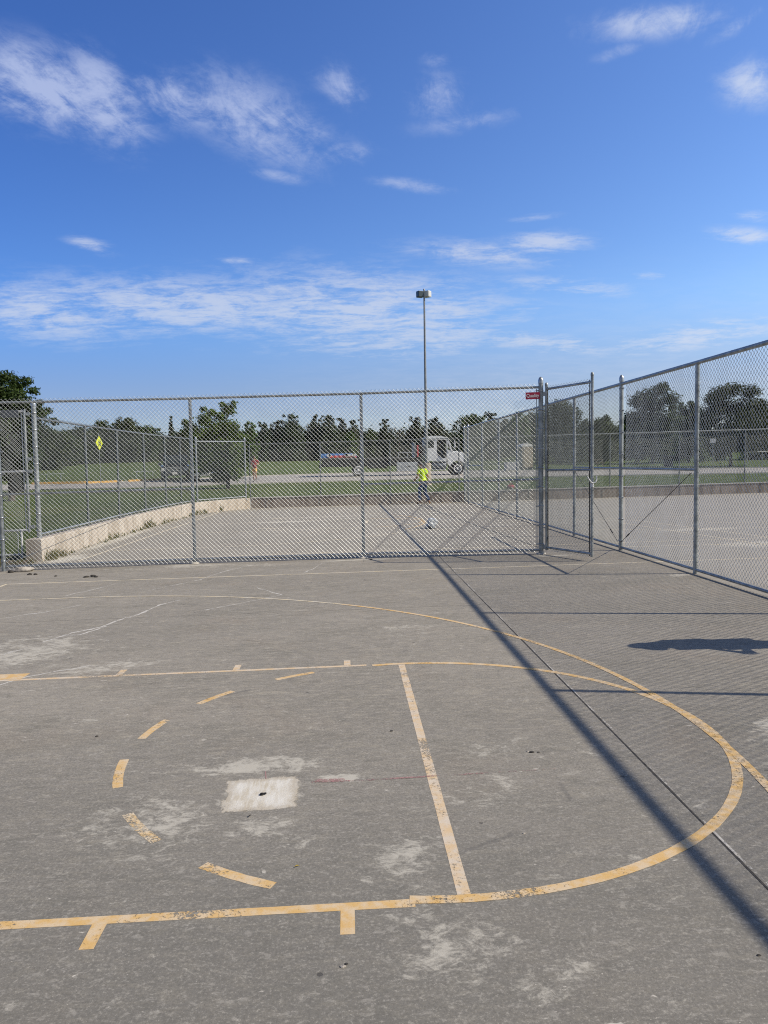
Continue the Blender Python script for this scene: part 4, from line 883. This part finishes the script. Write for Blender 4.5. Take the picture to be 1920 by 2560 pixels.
mb=MB(); mb.box((0,0,.05),(1.25,.8,.1)); mb.build('plinth',M['kerb'],t); mb=MB(); mb.box((0,0,.45),(1.1,.65,.7),0,.02); mb.build('cabinet_body',M['greybox'],t); mb=MB(); mb.box((-.27,-.33,.45),(.5,.02,.62),0,.005); mb.box((.27,-.33,.45),(.5,.02,.62),0,.005); mb.build('door',M['greybox'],t)
t=thing('sports_bag','small pinkish red bag lying on the grass behind the far wall','bag',(6.6,28.4,zt(6.6,28.4)),R(5))
mb=MB(); mb.lathe([(.03,-.15),(.075,-.14),(.085,-.05),(.085,.05),(.075,.14),(.03,.15)],(0,0,.085),14,'x'); mb.build('bag_body',M['redbag'],t); mb=MB(); mb.tube([(-.07,0,.16),(-.05,0,.22),(.05,0,.22),(.07,0,.16)],.01,6); mb.build('strap',M['redbag'],t)
# yellow diamond warning sign, turned well away from us
sx,sy=-16.3,46.3; z0=zt(sx,sy)
t=thing('warning_sign','fluorescent yellow diamond warning sign on a thin post seen through the left fence','sign',(sx,sy,z0),R(80))
mb=MB(); mb.tube([(0,.02,-.1),(0,.02,3.4)],.025,8); mb.build('post',M['galv'],t)
zc=3.5-z0
mb=MB(); mb.prism([(0,zc+.47),(.47,zc),(0,zc-.47),(-.47,zc)],'y',-.012,0); f_=mb.build('sign_face',M['yellowsign'],t)
mb=MB(); mb.prism([(.045*math.cos(q)-.03,zc+.2+.045*math.sin(q)) for q in [k*.63 for k in range(10)]],'y',-.016,-.013); mb.prism([(-.09,zc+.13),(.03,zc+.14),(.05,zc-.02),(.12,zc-.22),(.06,zc-.24),(-.01,zc-.06),(-.11,zc-.22),(-.16,zc-.2),(-.06,zc-.0)],'y',-.016,-.013); mb.prism([(-.06,zc+.12),(-.17,zc+.02),(-.15,zc-.01),(-.05,zc+.07)],'y',-.0165,-.0135); mb.build('pedestrian_symbol',M['blackpaint'],f_)
mb=MB(); mb.prism([(.04*math.cos(q)+.16,zc+.1+.04*math.sin(q)) for q in [k*.63 for k in range(10)]],'y',-.016,-.013); mb.prism([(.11,zc+.04),(.2,zc+.04),(.2,zc-.08),(.24,zc-.2),(.19,zc-.2),(.155,zc-.1),(.13,zc-.2),(.08,zc-.2),(.12,zc-.06)],'y',-.016,-.013); mb.build('child_symbol',M['blackpaint'],f_)
t=thing('notice_sign','small white square sign on a post before the largest spreading tree','sign',(28.4,55.3,zt(28.4,55.3)),R(-10))
mb=MB(); mb.tube([(0,.02,-.1),(0,.02,2.5)],.025,8); mb.build('post',M['galv'],t); mb=MB(); mb.box((0,-.01,2.32),(.42,.015,.34)); mb.build('sign_face',M['offwhite'],t)
t=thing('pipe_railing','pale pipe railing at the right edge of the field','railing',(37.2,64.5,zt(37.2,64.5)))
mb=MB(); mb.tube([(-1.2,0,1.25),(1.6,0,1.3)],.035,8); mb.build('rail',M['whitepipe'],t)
for x in (-1.2,.2,1.6): mb=MB(); mb.tube([(x,0,-.1),(x,0,1.26)],.035,8); mb.build('post',M['galv'],t)
# debris by the left fence post
o=blobmesh('concrete_chunk',M['rock'],None,.16,(1.25,.6,.35),11,.22); o.location=(-6.15,9.12,.03); tag(o,'pale flat broken concrete chunk lying at the foot of the left fence post','rubble')
for i,(x,y,r) in enumerate(((-6.33,9.02,.05),(-6.62,9.0,.09),(-6.75,8.75,.06),(-5.85,8.62,.035),(-5.75,8.6,.03),(-4.72,8.05,.035),(-4.62,8.08,.045),(-4.55,8.02,.03),(-5.3,8.3,.022),(-.03,9.0,.02))):
    o=blobmesh('asphalt_crumb',M['soil'],None,r,(1.1,.9,.6),20+i,.3,2); o.location=(x,y,r*.3); tag(o,'dark asphalt crumb scattered along the court near the front fence','rubble','dark crumbs near the front fence')
for i,(x,y,rz) in enumerate(((-.684,-1.494,.3),(-.948,-.985,1.2))):
    mb=MB(); mb.add([(-.022,0,.004),(0,-.009,.012),(.024,.002,.006),(.002,.011,.010)],[(0,1,2,3)]); o=mb.build('fallen_leaf',M['leafdry'] if i==0 else M['soil'],fixn=False); o.location=(x,y,.002); o.scale=(.6,.6,.6); o.rotation_euler=(0,0,rz); tag(o,('tiny yellow dry leaf' if i==0 else 'tiny dark dry leaf')+' lying on the court inside the key near the patch','leaf')

for i,(x,y,r) in enumerate(((-.482,-2.178,.008),(-.47,-2.165,.005),(.623,-.324,.011),(.60,-.31,.007),(.66,-.33,.007),(-.18,.146,.009),(1.9,-1.75,.006),(1.86,-1.9,.005),(.95,-2.25,.006),(.35,-1.3,.006),(-2.1,.3,.008))):
    o=blobmesh('concrete_crumb',M['soil'] if i%3 else M['rock'],None,r,(1.3,.9,.5),60+i,.3,2); o.location=(x,y,r*.2); tag(o,'tiny gritty crumb lying loose in a pit of the near court','rubble','grit in the court pits')
# ------------------------------------------------------------------ vegetation
def quads(P,N,size,asp,seed,droop=0):
    r=np.random.default_rng(seed); n=len(P); a=r.normal(size=(n,3)); N=N+a*.55; N/=np.linalg.norm(N,axis=1,keepdims=True)
    t=np.cross(N,r.normal(size=(n,3))); t[:,2]-=droop; t-=N*(t*N).sum(1,keepdims=True); t/=np.linalg.norm(t,axis=1,keepdims=True); b=np.cross(N,t)
    s=size*r.uniform(.6,1.35,(n,1))
    A=t*s*.5; B=b*s*asp*.5
    V=np.stack([P-A,P-B*1.0+A*.1,P+A,P+B+A*.1],1).reshape(-1,3); F=np.arange(n*4).reshape(n,4); return V,F
def crown_points(clumps,n,seed):
    r=np.random.default_rng(seed); w=np.array([c[3]**2 for c in clumps]); w/=w.sum(); idx=r.choice(len(clumps),n,p=w); C_=np.array(clumps)[idx]
    d=r.normal(size=(n,3)); d/=np.linalg.norm(d,axis=1,keepdims=True); rad=C_[:,3:4]*(r.uniform(0,1,(n,1))**.42)*(1+.18*r.normal(size=(n,1)))
    P=C_[:,:3]+d*rad*np.array([1,1,.82]); return P,d+np.array([0,0,.25])
def make_tree(label,cat,name,x,y,H,rw,kind,n,leaf,seed,off=0,group='trees around the field',cust=None):
    r=random.Random(seed); z=zt(x,y)-.05; t=thing(name,label,cat,(x,y,z),0,group); cl=[]; limbs=[]
    m_={'d':'leaf_d','l':'leaf_l','p':'leaf_p','s':'leaf_p','b':'leaf_b','n':'leaf_n','y':'leaf_s'}[kind]
    if cust:
        cl=[(a,r.uniform(-.75,.75)*min(rw,1.6*d) if d<rw*.5 else r.uniform(-.4,.4)*rw,h,d*1.08) for a,h,d in cust for _ in (0,1)]; limbs=[c for c in cl[::2]]; core=[]; n=int(n*1.35)
    elif kind in 'dlbny':
        lo=H*{'d':.05,'l':.10,'b':.12,'n':.16,'y':.10}[kind]; K={'d':30,'l':24,'b':22,'n':46,'y':34}[kind]
        for i in range(K):
            f=(i+.5)/K; h=lo+(H-lo)*f*.95; prof=max(.12,1-((f-.40)/.64)**2)**.5
            a=i*2.4+r.uniform(-.6,.6); cr=rw*r.uniform(.26,.46)*(.7 if f>.85 else 1); rr=max(0,rw*prof*r.uniform(.75,1.12)-cr*.9)
            c=(rr*math.cos(a)+off*(.4+.6*f),rr*math.sin(a),min(h,H-cr*.7),cr); cl.append(c); limbs.append(c)
        for i in range(14):
            a=r.uniform(0,6.28); f=r.uniform(.25,1); prof=max(.12,1-((f-.40)/.64)**2)**.5; cl.append((rw*1.0*prof*math.cos(a)+off*(.4+.6*f),rw*prof*math.sin(a),lo+(H-lo)*f*.97,rw*r.uniform(.10,.18)))
        core=[(off*.7,0,lo+(H-lo)*q,rw*.62*math.sin(math.pi*min(1,q*.8+.2))**.5) for q in (.18,.36,.54,.70)] if kind!='b' else []
    else:
        L=10 if kind=='p' else 14; core=[]
        for i in range(L):
            f=i/(L-1); h=H*(.05+.87*f); R_=rw*((1-f**2.6)*.92+.16) if kind=='p' else rw*((1-f)*.92+.08)
            core.append((0,0,h,R_*.86)); k=max(3,int(5*(1-f))+3)
            for j in range(k):
                a=j*6.283/k+i*1.3+r.uniform(-.4,.4); q=R_*r.uniform(.55,.85); cl.append((q*math.cos(a),q*math.sin(a),h+r.uniform(-.03,.03)*H,max(.14*rw,R_*r.uniform(.28,.42))))
        cl.append((0,0,H*.96,rw*.16))
        if kind=='p':
            for i in range(6): a=r.uniform(0,6.28); q=rw*r.uniform(.15,.7); cl.append((q*math.cos(a),q*math.sin(a),H*r.uniform(.84,.99),rw*.15))
    P,N=crown_points(cl,int(n*(.62 if core else 1)),seed)
    if core: P2,N2=crown_points(core,n-len(P),seed+3); P=np.vstack([P,P2]); N=np.vstack([N,N2])
    P[:,2]=np.maximum(P[:,2],.03*H)
    V,F=quads(P,N,leaf,.62 if kind not in 'n' else .42,seed+1,.6 if kind=='n' else 0); npmesh('crown',V,F,M[m_],t)
    mb=MB(); tr=max(.06,.02*H); jx,jy=off*.5,r.uniform(-.1,.1)*rw
    mb.tube([(0,0,-.2),(jx*.15,jy*.3,.2*H),(jx*.7,jy,.5*H),(jx*1.2,jy*1.4,.8*H)],[tr*1.25,tr,tr*.6,tr*.2],9)
    for c in limbs[::3][:10]:
        f=max(.12,min(.7,c[2]/H-.15)); mb.tube([(jx*f,jy*f,f*H),(c[0]*.5,c[1]*.5,(f*H+c[2])/2+.04*H),(c[0],c[1],c[2])],[tr*.4,tr*.25,tr*.08],6)
    mb.build('trunk',M['bark'],t); return t
TREES=[
 (-27.5, 58.7, 6.4, 2.23, 'd', 'dark leafy tree standing behind the near tree at the left edge'),
 (-36.9, 89.3, 4.73, 2.84, 'd', 'low dark tree seen under the near tree at the far left'),
 (-40.4, 107.5, 5.22, 2.55, 'd', 'dark round tree left of the yellow diamond sign'),
 (-40.5, 115.6, 5.71, 2.73, 'd', 'dark tree directly behind the yellow diamond sign'),
 (-39.3, 122.5, 6.97, 2.19, 'd', 'light green topped tree forming the left end of the rounded clump'),
 (-35.7, 122.3, 7.24, 2.7, 'd', 'tallest middle tree of the rounded clump left of the spire evergreen'),
 (-33.0, 125.2, 6.04, 2.5, 'd', 'lower right tree of the rounded clump beside the spire evergreen'),
 (-27.2, 116.9, 7.35, 1.05, 's', 'narrow dark spire evergreen standing above the left fence corner'),
 (-32.1, 129.2, 4.75, 1.77, 'd', 'low dark tree between rounded clump and spire evergreen'),
 (-27.1, 127.0, 5.2, 1.87, 'd', 'low dark tree just right of the spire evergreen'),
 (-23.6, 126.8, 5.41, 2.41, 'p', 'dark pine hidden behind the young street tree'),
 (-17.2, 114.4, 5.63, 2.06, 'p', 'dark pine just right of the young street tree'),
 (-12.2, 91.1, 5.64, 0.98, 'l', 'bright green slim tree right of the young street tree'),
 (-12.8, 116.2, 5.97, 1.73, 'p', 'dark pine above the jogger'),
 (-10.9, 118.2, 6.49, 1.88, 'p', 'dark pine adjoining the tall domed pine on its left'),
 (-8.7, 116.0, 7.32, 2.1, 'p', 'tall domed pine left of the middle of the tree line'),
 (-5.2, 117.9, 7.1, 1.76, 'p', 'dark pine with ragged top above the bed banner left end'),
 (-3.0, 115.8, 7.06, 1.98, 'p', 'broad dark pine above the truck bed banner'),
 (-1.0, 117.7, 6.47, 1.51, 'p', 'dark pine behind the pale green slim tree'),
 (0.1, 90.5, 4.1, 0.88, 'l', 'pale green slim tree behind the truck bed'),
 (0.9, 117.6, 6.32, 1.26, 'p', 'dark pine left of the third front fence post'),
 (3.3, 120.5, 4.76, 1.93, 'd', 'low dark tree right of the third front fence post'),
 (5.6, 113.3, 6.2, 1.34, 'p', 'small pointed pine standing alone left of the lamp pole'),
 (8.2, 121.2, 5.03, 1.95, 'b', 'brownish thin tree between the pointed pine and lamp pole'),
 (10.2, 113.1, 6.37, 1.7, 'p', 'dark pine directly left of the lamp pole'),
 (13.1, 113.0, 6.28, 2.19, 'p', 'dark pine directly right of the lamp pole above the truck cab'),
 (17.2, 124.8, 4.03, 1.47, 'd', 'low dark tree above the truck bonnet'),
 (17.7, 106.8, 6.6, 2.54, 'd', 'broad round dark tree behind the far end of right fence'),
 (20.8, 108.6, 6.81, 1.76, 'p', 'dark pine right of the round tree at the fence end'),
 (24.0, 114.5, 6.05, 1.48, 'd', 'low dark tree left of the light green crown'),
 (22.9, 99.5, 6.61, 1.84, 'l', 'light green crowned tree left of the gate post'),
 (26.6, 104.3, 6.64, 1.59, 'd', 'dark tree hidden behind the gate post'),
 (23.7, 82.4, 7.26, 2.99, 'd', 'big dense tree seen through the open gate leaf'),
 (31.9, 99.0, 5.51, 1.19, 'd', 'small round tree right of the gate leaf'),
 (29.9, 86.1, 5.42, 2.08, 'd', 'rounded tree left of the terminal post of right fence'),
 (33.8, 89.9, 4.5, 1.48, 'l', 'low light green tree behind the terminal post of right fence'),
 (31.8, 76.0, 8.06, 2.62, 'd', 'large irregular tree left of the second right fence post'),
 (36.5, 77.8, 6.85, 1.9, 'd', 'dark round tree behind the second right fence post'),
 (34.1, 63.8, 7.05, 2.59, 'd', 'largest spreading tree at the right edge'),
 (48.7, 85.2, 6.32, 2.37, 'd', 'tree half cut off at the right edge of view'),
]

NM={'d':('deciduous_tree','tree'),'l':('deciduous_tree','tree'),'b':('bare_tree','tree'),'p':('pine_tree','pine tree'),'s':('spire_evergreen','evergreen tree')}
def px(L,cx,by,s): return [((x-cx)*s,(by-y)*s,q*s) for x,y,q in L]
CUST={36:px([(1595,1010,20),(1620,1000,25),(1650,985,20),(1658,975,12),(1640,1020,35),(1670,1010,22),(1690,1030,12),(1580,1050,20),(1610,1060,35),(1660,1060,33),(1600,1100,40),(1650,1100,40),(1566,1060,9),(1600,1135,30),(1640,1135,35),(1675,1090,22)],1632,1168,.0422),
 38:px([(1775,1000,20),(1800,985,22),(1835,980,22),(1870,988,22),(1900,1020,20),(1820,1020,40),(1870,1030,38),(1780,1050,33),(1840,1070,45),(1890,1075,33),(1800,1100,42),(1850,1110,33),(1790,1135,24),(1900,1110,28),(1762,1070,16),(1912,1050,12)],1825,1172,.036)}
for i,(x,y,H,rw,k,lab) in enumerate(TREES):
    D=math.hypot(x,y+4.8); lf=.0028*D; rw*=1.22; n=int(min(16000,max(2600,70*H*rw/(lf*lf))))
    if k=='b': n=700
    make_tree(lab,NM[k][1],NM[k][0],x,y,H,rw,k,n,lf*(.95 if k!='b' else .6),100+i,cust=CUST.get(i))
make_tree('large feathery leaved tree at the left edge rising above the front fence','tree','locust_tree',-15.8,31.6,6.1,2.6,'n',26000,.16,7,cust=px([(20,935,20),(45,928,20),(68,945,22),(93,936,12),(30,965,34),(70,975,32),(103,960,13),(10,990,36),(55,1000,40),(95,1000,24),(30,1030,45),(85,1035,36),(122,1018,20),(147,1035,12),(10,1065,45),(60,1070,42),(105,1070,28),(133,1060,15),(25,1105,45),(75,1110,36),(10,1145,42),(50,1150,40),(85,1150,24),(-30,960,45),(-40,1030,55),(-40,1100,55),(118,990,9),(140,1010,9),(-10,920,22)],36,1232,.01853))
make_tree('young bright green street tree on the lawn with a low dark skirt of leaves','tree','street_tree',-7.1,39.2,4.95,1.45,'y',11000,.15,19,cust=px([(573,1022,18),(588,1008,9),(560,1010,8),(520,1048,22),(480,1066,18),(468,1052,10),(500,1085,26),(545,1072,30),(580,1066,22),(598,1092,16),(540,1112,36),(500,1125,28),(585,1120,26),(560,1150,40),(510,1160,30),(598,1162,20),(545,1186,24),(588,1182,20),(512,1020,9),(535,1030,12),(556,1040,14),(478,1100,16),(530,1140,36)],566,1222,.02234))
# far undergrowth behind the pines that reads as one mass
ucl=[]
for i in range(420):
    x=random.uniform(-75,85); y=random.uniform(129,145); h=random.uniform(3.6,5.6); ucl.append((x,y,zt(x,y)+h*.5,h*.62))
P,N=crown_points(ucl,80000,77); V,F=quads(P,N,.5,.6,78); o=npmesh('undergrowth',V,F,M['leaf_p']); o['kind']='stuff'
# weeds along the foot of the left wall
Vw=[];Fw=[]
def tuft(x,y,h,n,sp):
    n=int(n*.24); h=h*.9
    for i in range(n):
        a=random.uniform(0,6.28); d=random.uniform(0,sp); bx,by=x+d*math.cos(a),y+d*math.sin(a)*1.5; hh=h*random.uniform(.4,1); lx,ly=random.uniform(-.5,.7)*hh,random.uniform(-.5,.5)*hh; w_=random.uniform(.006,.012)
        b0=len(Vw); Vw.extend([(bx-w_,by,0),(bx+w_,by,0),(bx+lx*.4+w_*.7,by+ly*.4,hh*.65),(bx+lx*.4-w_*.7,by+ly*.4,hh*.65),(bx+lx,by+ly,hh)])
        Fw.append((b0,b0+1,b0+2,b0+3)); Fw.append((b0+3,b0+2,b0+4,b0+4))
for y,h,n in ((10.75,.30,150),(11.1,.26,120),(11.5,.20,90),(12.0,.10,40),(13.0,.08,40),(14.2,.16,50),(14.9,.24,60),(15.3,.2,70),(15.9,.14,50),(16.8,.12,60),(17.6,.2,60),(18.2,.34,90),(18.7,.36,90),(19.2,.2,70),(19.9,.18,60),(20.4,.22,50),(21.2,.12,50),(22.3,.1,50),(23.4,.16,60),(24.1,.26,120),(24.6,.26,110)):
    i=min(range(len(LF)),key=lambda q:abs(LF[q][1]-y)); tuft(LF[i][0]+.09,y,h,n,.13)
for k in range(50): y=random.uniform(10.7,24.5); tuft(-6.33+max(0,(y-18)*.045),y,.06,8,.05)
tuft(-5.35,25.75,.34,60,.06); tuft(-6.7,10.3,.14,160,.4); tuft(-7.3,10.0,.12,120,.4)
npm=MB(); npm.v=Vw; npm.f=[f if f[2]!=f[3] else f[:3] for f in Fw]; npm.m=[0]*len(Fw); npm.sm=[False]*len(Fw); o=npm.build('weeds',M['weed'],fixn=False); o['kind']='stuff'

# ------------------------------------------------------------------ sun, sky, camera
S=Vector((.752,-.166,.638)).normalized(); ELEV=math.asin(S.z); AZ=math.atan2(S.x,S.y)
ld=bpy.data.lights.new('sun','SUN'); ld.energy=4.75; ld.angle=R(.53); ld.color=(1,.915,.775); lo_=bpy.data.objects.new('sun',ld); COL.objects.link(lo_); lo_.rotation_euler=S.to_track_quat('Z','Y').to_euler()
wd=bpy.data.worlds.new('World'); sc.world=wd; wd.use_nodes=True; t=NT(wd.node_tree); bg=t.n['Background']
sky=t.node('ShaderNodeTexSky'); sky.sky_type='NISHITA'; sky.sun_disc=False; sky.sun_elevation=ELEV; sky.sun_rotation=AZ; sky.altitude=300; sky.air_density=1.0; sky.dust_density=.7; sky.ozone_density=2.2
G=t.node('ShaderNodeTexCoord').outputs['Generated']; sp=t.node('ShaderNodeSeparateXYZ'); t.link(G,sp.inputs[0]); dx,dy,dz=sp.outputs
CL= [[-0.3546,0.471,12.9411,-5.5305,-9.6799,-25.867,0.9],[-0.288,0.4539,13.0342,-11.8866,-17.8759,-20.4979,0.8],[-0.1762,0.4505,11.5234,-3.6861,-9.9172,-36.1769,0.6],[-0.0936,0.4282,10.68,-5.5528,-11.6321,-24.5629,0.62],[0.007,0.4683,23.4824,-21.2579,-34.3212,-40.6654,0.5],[0.0092,0.3859,28.5114,-0.9481,-0.9489,-82.0064,0.5],[-0.0715,0.36,32.8716,-7.195,-26.7872,-143.3625,0.45],[0.0985,0.3456,22.9339,-3.9499,-21.5778,-143.1729,0.55],[0.1368,0.4551,28.3038,-0.7113,-0.3375,-41.1043,0.52],[0.1612,0.4233,17.7743,2.168,11.595,-92.3857,0.4],[0.1278,0.4998,66.3602,-1.711,-0.701,-115.0187,0.4],[0.4079,0.5434,12.8895,1.0934,4.7445,-60.2238,0.85],[0.5111,0.5381,22.6182,16.738,60.9706,-93.0629,0.6],[0.3588,0.5071,33.3764,12.3899,40.9856,-120.8549,0.5],[0.5293,0.4668,29.4128,0.0099,-0.304,-40.4288,0.85],[-0.3094,0.2793,39.2696,-12.7197,-37.5123,-130.2676,0.65],[-0.1254,0.257,33.4012,-1.3896,-4.5253,-253.6431,0.5],[-0.1875,0.2024,4.7319,-0.3812,-1.8573,-33.5445,0.72],[-0.3603,0.1986,10.1071,-1.4539,-3.6681,-33.5745,0.7],[0.0232,0.1956,6.0939,-0.5193,-1.8005,-24.8614,0.78],[0.073,0.1594,6.943,-0.1994,-0.8852,-39.6559,0.62],[-0.1871,0.2123,21.8853,-4.8914,-13.8972,-70.5463,0.45],[0.1779,0.2601,12.8875,-1.4453,-7.8736,-76.5295,0.68],[0.2604,0.2722,21.4815,0.7968,3.0845,-90.7235,0.85],[0.2906,0.2178,12.7164,-1.3368,-9.3589,-89.5623,0.5],[0.2531,0.1477,7.9168,-0.8465,-8.1519,-75.2019,0.55],[0.463,0.1507,7.7765,1.0951,6.4514,-56.7487,0.6],[0.5215,0.2769,26.8469,-2.4607,-10.9507,-109.3203,0.65],[0.395,0.2285,47.6764,-0.3936,-4.1122,-219.4054,0.5],[0.5373,0.3019,47.2839,0.04,-2.7365,-180.0575,0.6],[0.2404,0.3039,27.6886,1.9929,17.3637,-250.424,0.45],[0.2072,0.1892,16.0953,-0.3253,-2.0564,-99.0243,0.4]]

CL=[c[:6]+[c[6]*.72 if c[0]>.3 and c[1]>.4 else c[6]] for c in CL]
ANG=R(74)
yy=t.math('MAXIMUM',dy,.05); u=t.math('DIVIDE',dx,yy); v=t.math('DIVIDE',dz,yy)
mask=None
for cu_,cv_,a,b_,c_,d_,s_ in CL:
    p=t.math('SUBTRACT',u,cu_); q=t.math('SUBTRACT',v,cv_)
    e1=t.math('MULTIPLY_ADD',p,a,t.math('MULTIPLY',q,b_)); e2=t.math('MULTIPLY_ADD',p,c_,t.math('MULTIPLY',q,d_))
    r2=t.math('MULTIPLY_ADD',e1,e1,t.math('MULTIPLY',e2,e2)); gss=t.math('MULTIPLY',t.math('POWER',2.718,t.math('MULTIPLY',r2,-.58)),s_)
    mask=gss if mask is None else t.math('MAXIMUM',mask,gss)
zz=t.math('MAXIMUM',dz,.03); cb=t.node('ShaderNodeCombineXYZ'); t.link(t.math('DIVIDE',dx,t.math('ADD',zz,.12)),cb.inputs[0]); t.link(t.math('DIVIDE',dy,t.math('ADD',zz,.12)),cb.inputs[1]); pc=cb.outputs[0]
n1=t.noise(t.scale(pc,1,1,1,rz=.6),5.0,9,.62,.5); n2=t.noise(t.scale(t.scale(pc,1,1,1,rz=-ANG),.72,1.45,1),9,10,.68,.6); n2b=t.noise(t.scale(pc,.62,1.5,1),9,10,.68,.6); sel=t.ramp(dz,.25,.4); n2=t.math('ADD',t.math('MULTIPLY',n2,sel),t.math('MULTIPLY',n2b,t.math('SUBTRACT',1.0,sel))); n3=t.noise(pc,26,8,.72,.5)
nz=t.math('ADD',t.math('MULTIPLY_ADD',n1,.44,t.math('MULTIPLY',n2,.40)),t.math('MULTIPLY',n3,.16))
back=t.math('MULTIPLY',t.ramp(dy,.1,-.2),.42); mk_=t.math('MAXIMUM',mask,back)
mm=t.math('MULTIPLY',mk_,t.math('ADD',.30,t.math('MULTIPLY',t.ramp(nz,.36,.62),.95)))
mm=t.math('ADD',mm,t.math('MULTIPLY',t.math('SUBTRACT',nz,.5),.35))
den=t.math('MAXIMUM',t.ramp(mm,.07,.84),t.math('MULTIPLY',t.math('MULTIPLY',t.ramp(dz,.26,.06),t.ramp(dx,-.25,.25)),t.math('ADD',.10,t.math('MULTIPLY',t.ramp(nz,.35,.65),.28))))
skc=t.node('ShaderNodeHueSaturation'); t.link(sky.outputs[0],skc.inputs['Color']); skc.inputs['Saturation'].default_value=1.18; skc.inputs['Hue'].default_value=.515
tintc=t.mix(t.ramp(dx,-.42,.52,False),C(.73,1.09,1.48),C(1.63,1.86,1.93))       # the sunward half of the sky is paler
tintc2=t.mix(t.ramp(dz,.20,.07),tintc,t.mix(t.ramp(dx,-.42,.52,False),C(.73,.78,1.08),C(1.12,1.10,1.30)))
mul=t.node('ShaderNodeMix',data_type='RGBA'); mul.blend_type='MULTIPLY'; mul.inputs[0].default_value=1; t.link(skc.outputs[0],mul.inputs[6]); t.link(tintc2,mul.inputs[7])
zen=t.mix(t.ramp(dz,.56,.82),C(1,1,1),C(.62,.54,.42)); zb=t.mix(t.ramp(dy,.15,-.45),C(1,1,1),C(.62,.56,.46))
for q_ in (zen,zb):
    m3=t.node('ShaderNodeMix',data_type='RGBA'); m3.blend_type='MULTIPLY'; m3.inputs[0].default_value=1; t.link(mul.outputs[2],m3.inputs[6]); t.link(q_,m3.inputs[7]); mul=m3   # overhead and rear sky darkened to lower the bluish ambient light
cloudc=t.mix(t.ramp(dz,.14,.42),C(6.0,6.7,8.2),C(4.9,5.7,8.2))
cloudc=t.mix(t.ramp(dx,.1,.5),cloudc,C(6.6,7.3,8.8))
fin=t.mix(t.math('MULTIPLY',den,.78),mul.outputs[2],cloudc)
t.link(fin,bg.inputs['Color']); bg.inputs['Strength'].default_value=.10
cam=bpy.data.cameras.new('camera'); co=bpy.data.objects.new('camera',cam); COL.objects.link(co); sc.camera=co
cam.sensor_fit='AUTO'; cam.sensor_width=36; cam.lens=1942.645/2560*36; cam.clip_start=.05; cam.clip_end=3000
r_=Vector((.99841138,-.04771402,-.02996815)); u_=Vector((.03294382,.06285123,.99747904)); w_=Vector((.0457102,.99688169,-.06432326))
co.matrix_world=Matrix(((r_.x,u_.x,-w_.x,-.41087),(r_.y,u_.y,-w_.y,-4.75975),(r_.z,u_.z,-w_.z,1.7342),(0,0,0,1)))
sc.view_settings.view_transform='Standard'; sc.view_settings.look='None'; sc.view_settings.exposure=0; sc.view_settings.gamma=1
sc.render.resolution_x=768; sc.render.resolution_y=1024
sc.cycles.max_bounces=4; sc.cycles.diffuse_bounces=3; sc.cycles.glossy_bounces=2; sc.cycles.transparent_max_bounces=10; sc.cycles.caustics_reflective=False; sc.cycles.caustics_refractive=False
sc.cycles.use_denoising=False; sc.cycles.filter_width=1.1
wd.cycles.sampling_method='MANUAL'; wd.cycles.sample_map_resolution=256
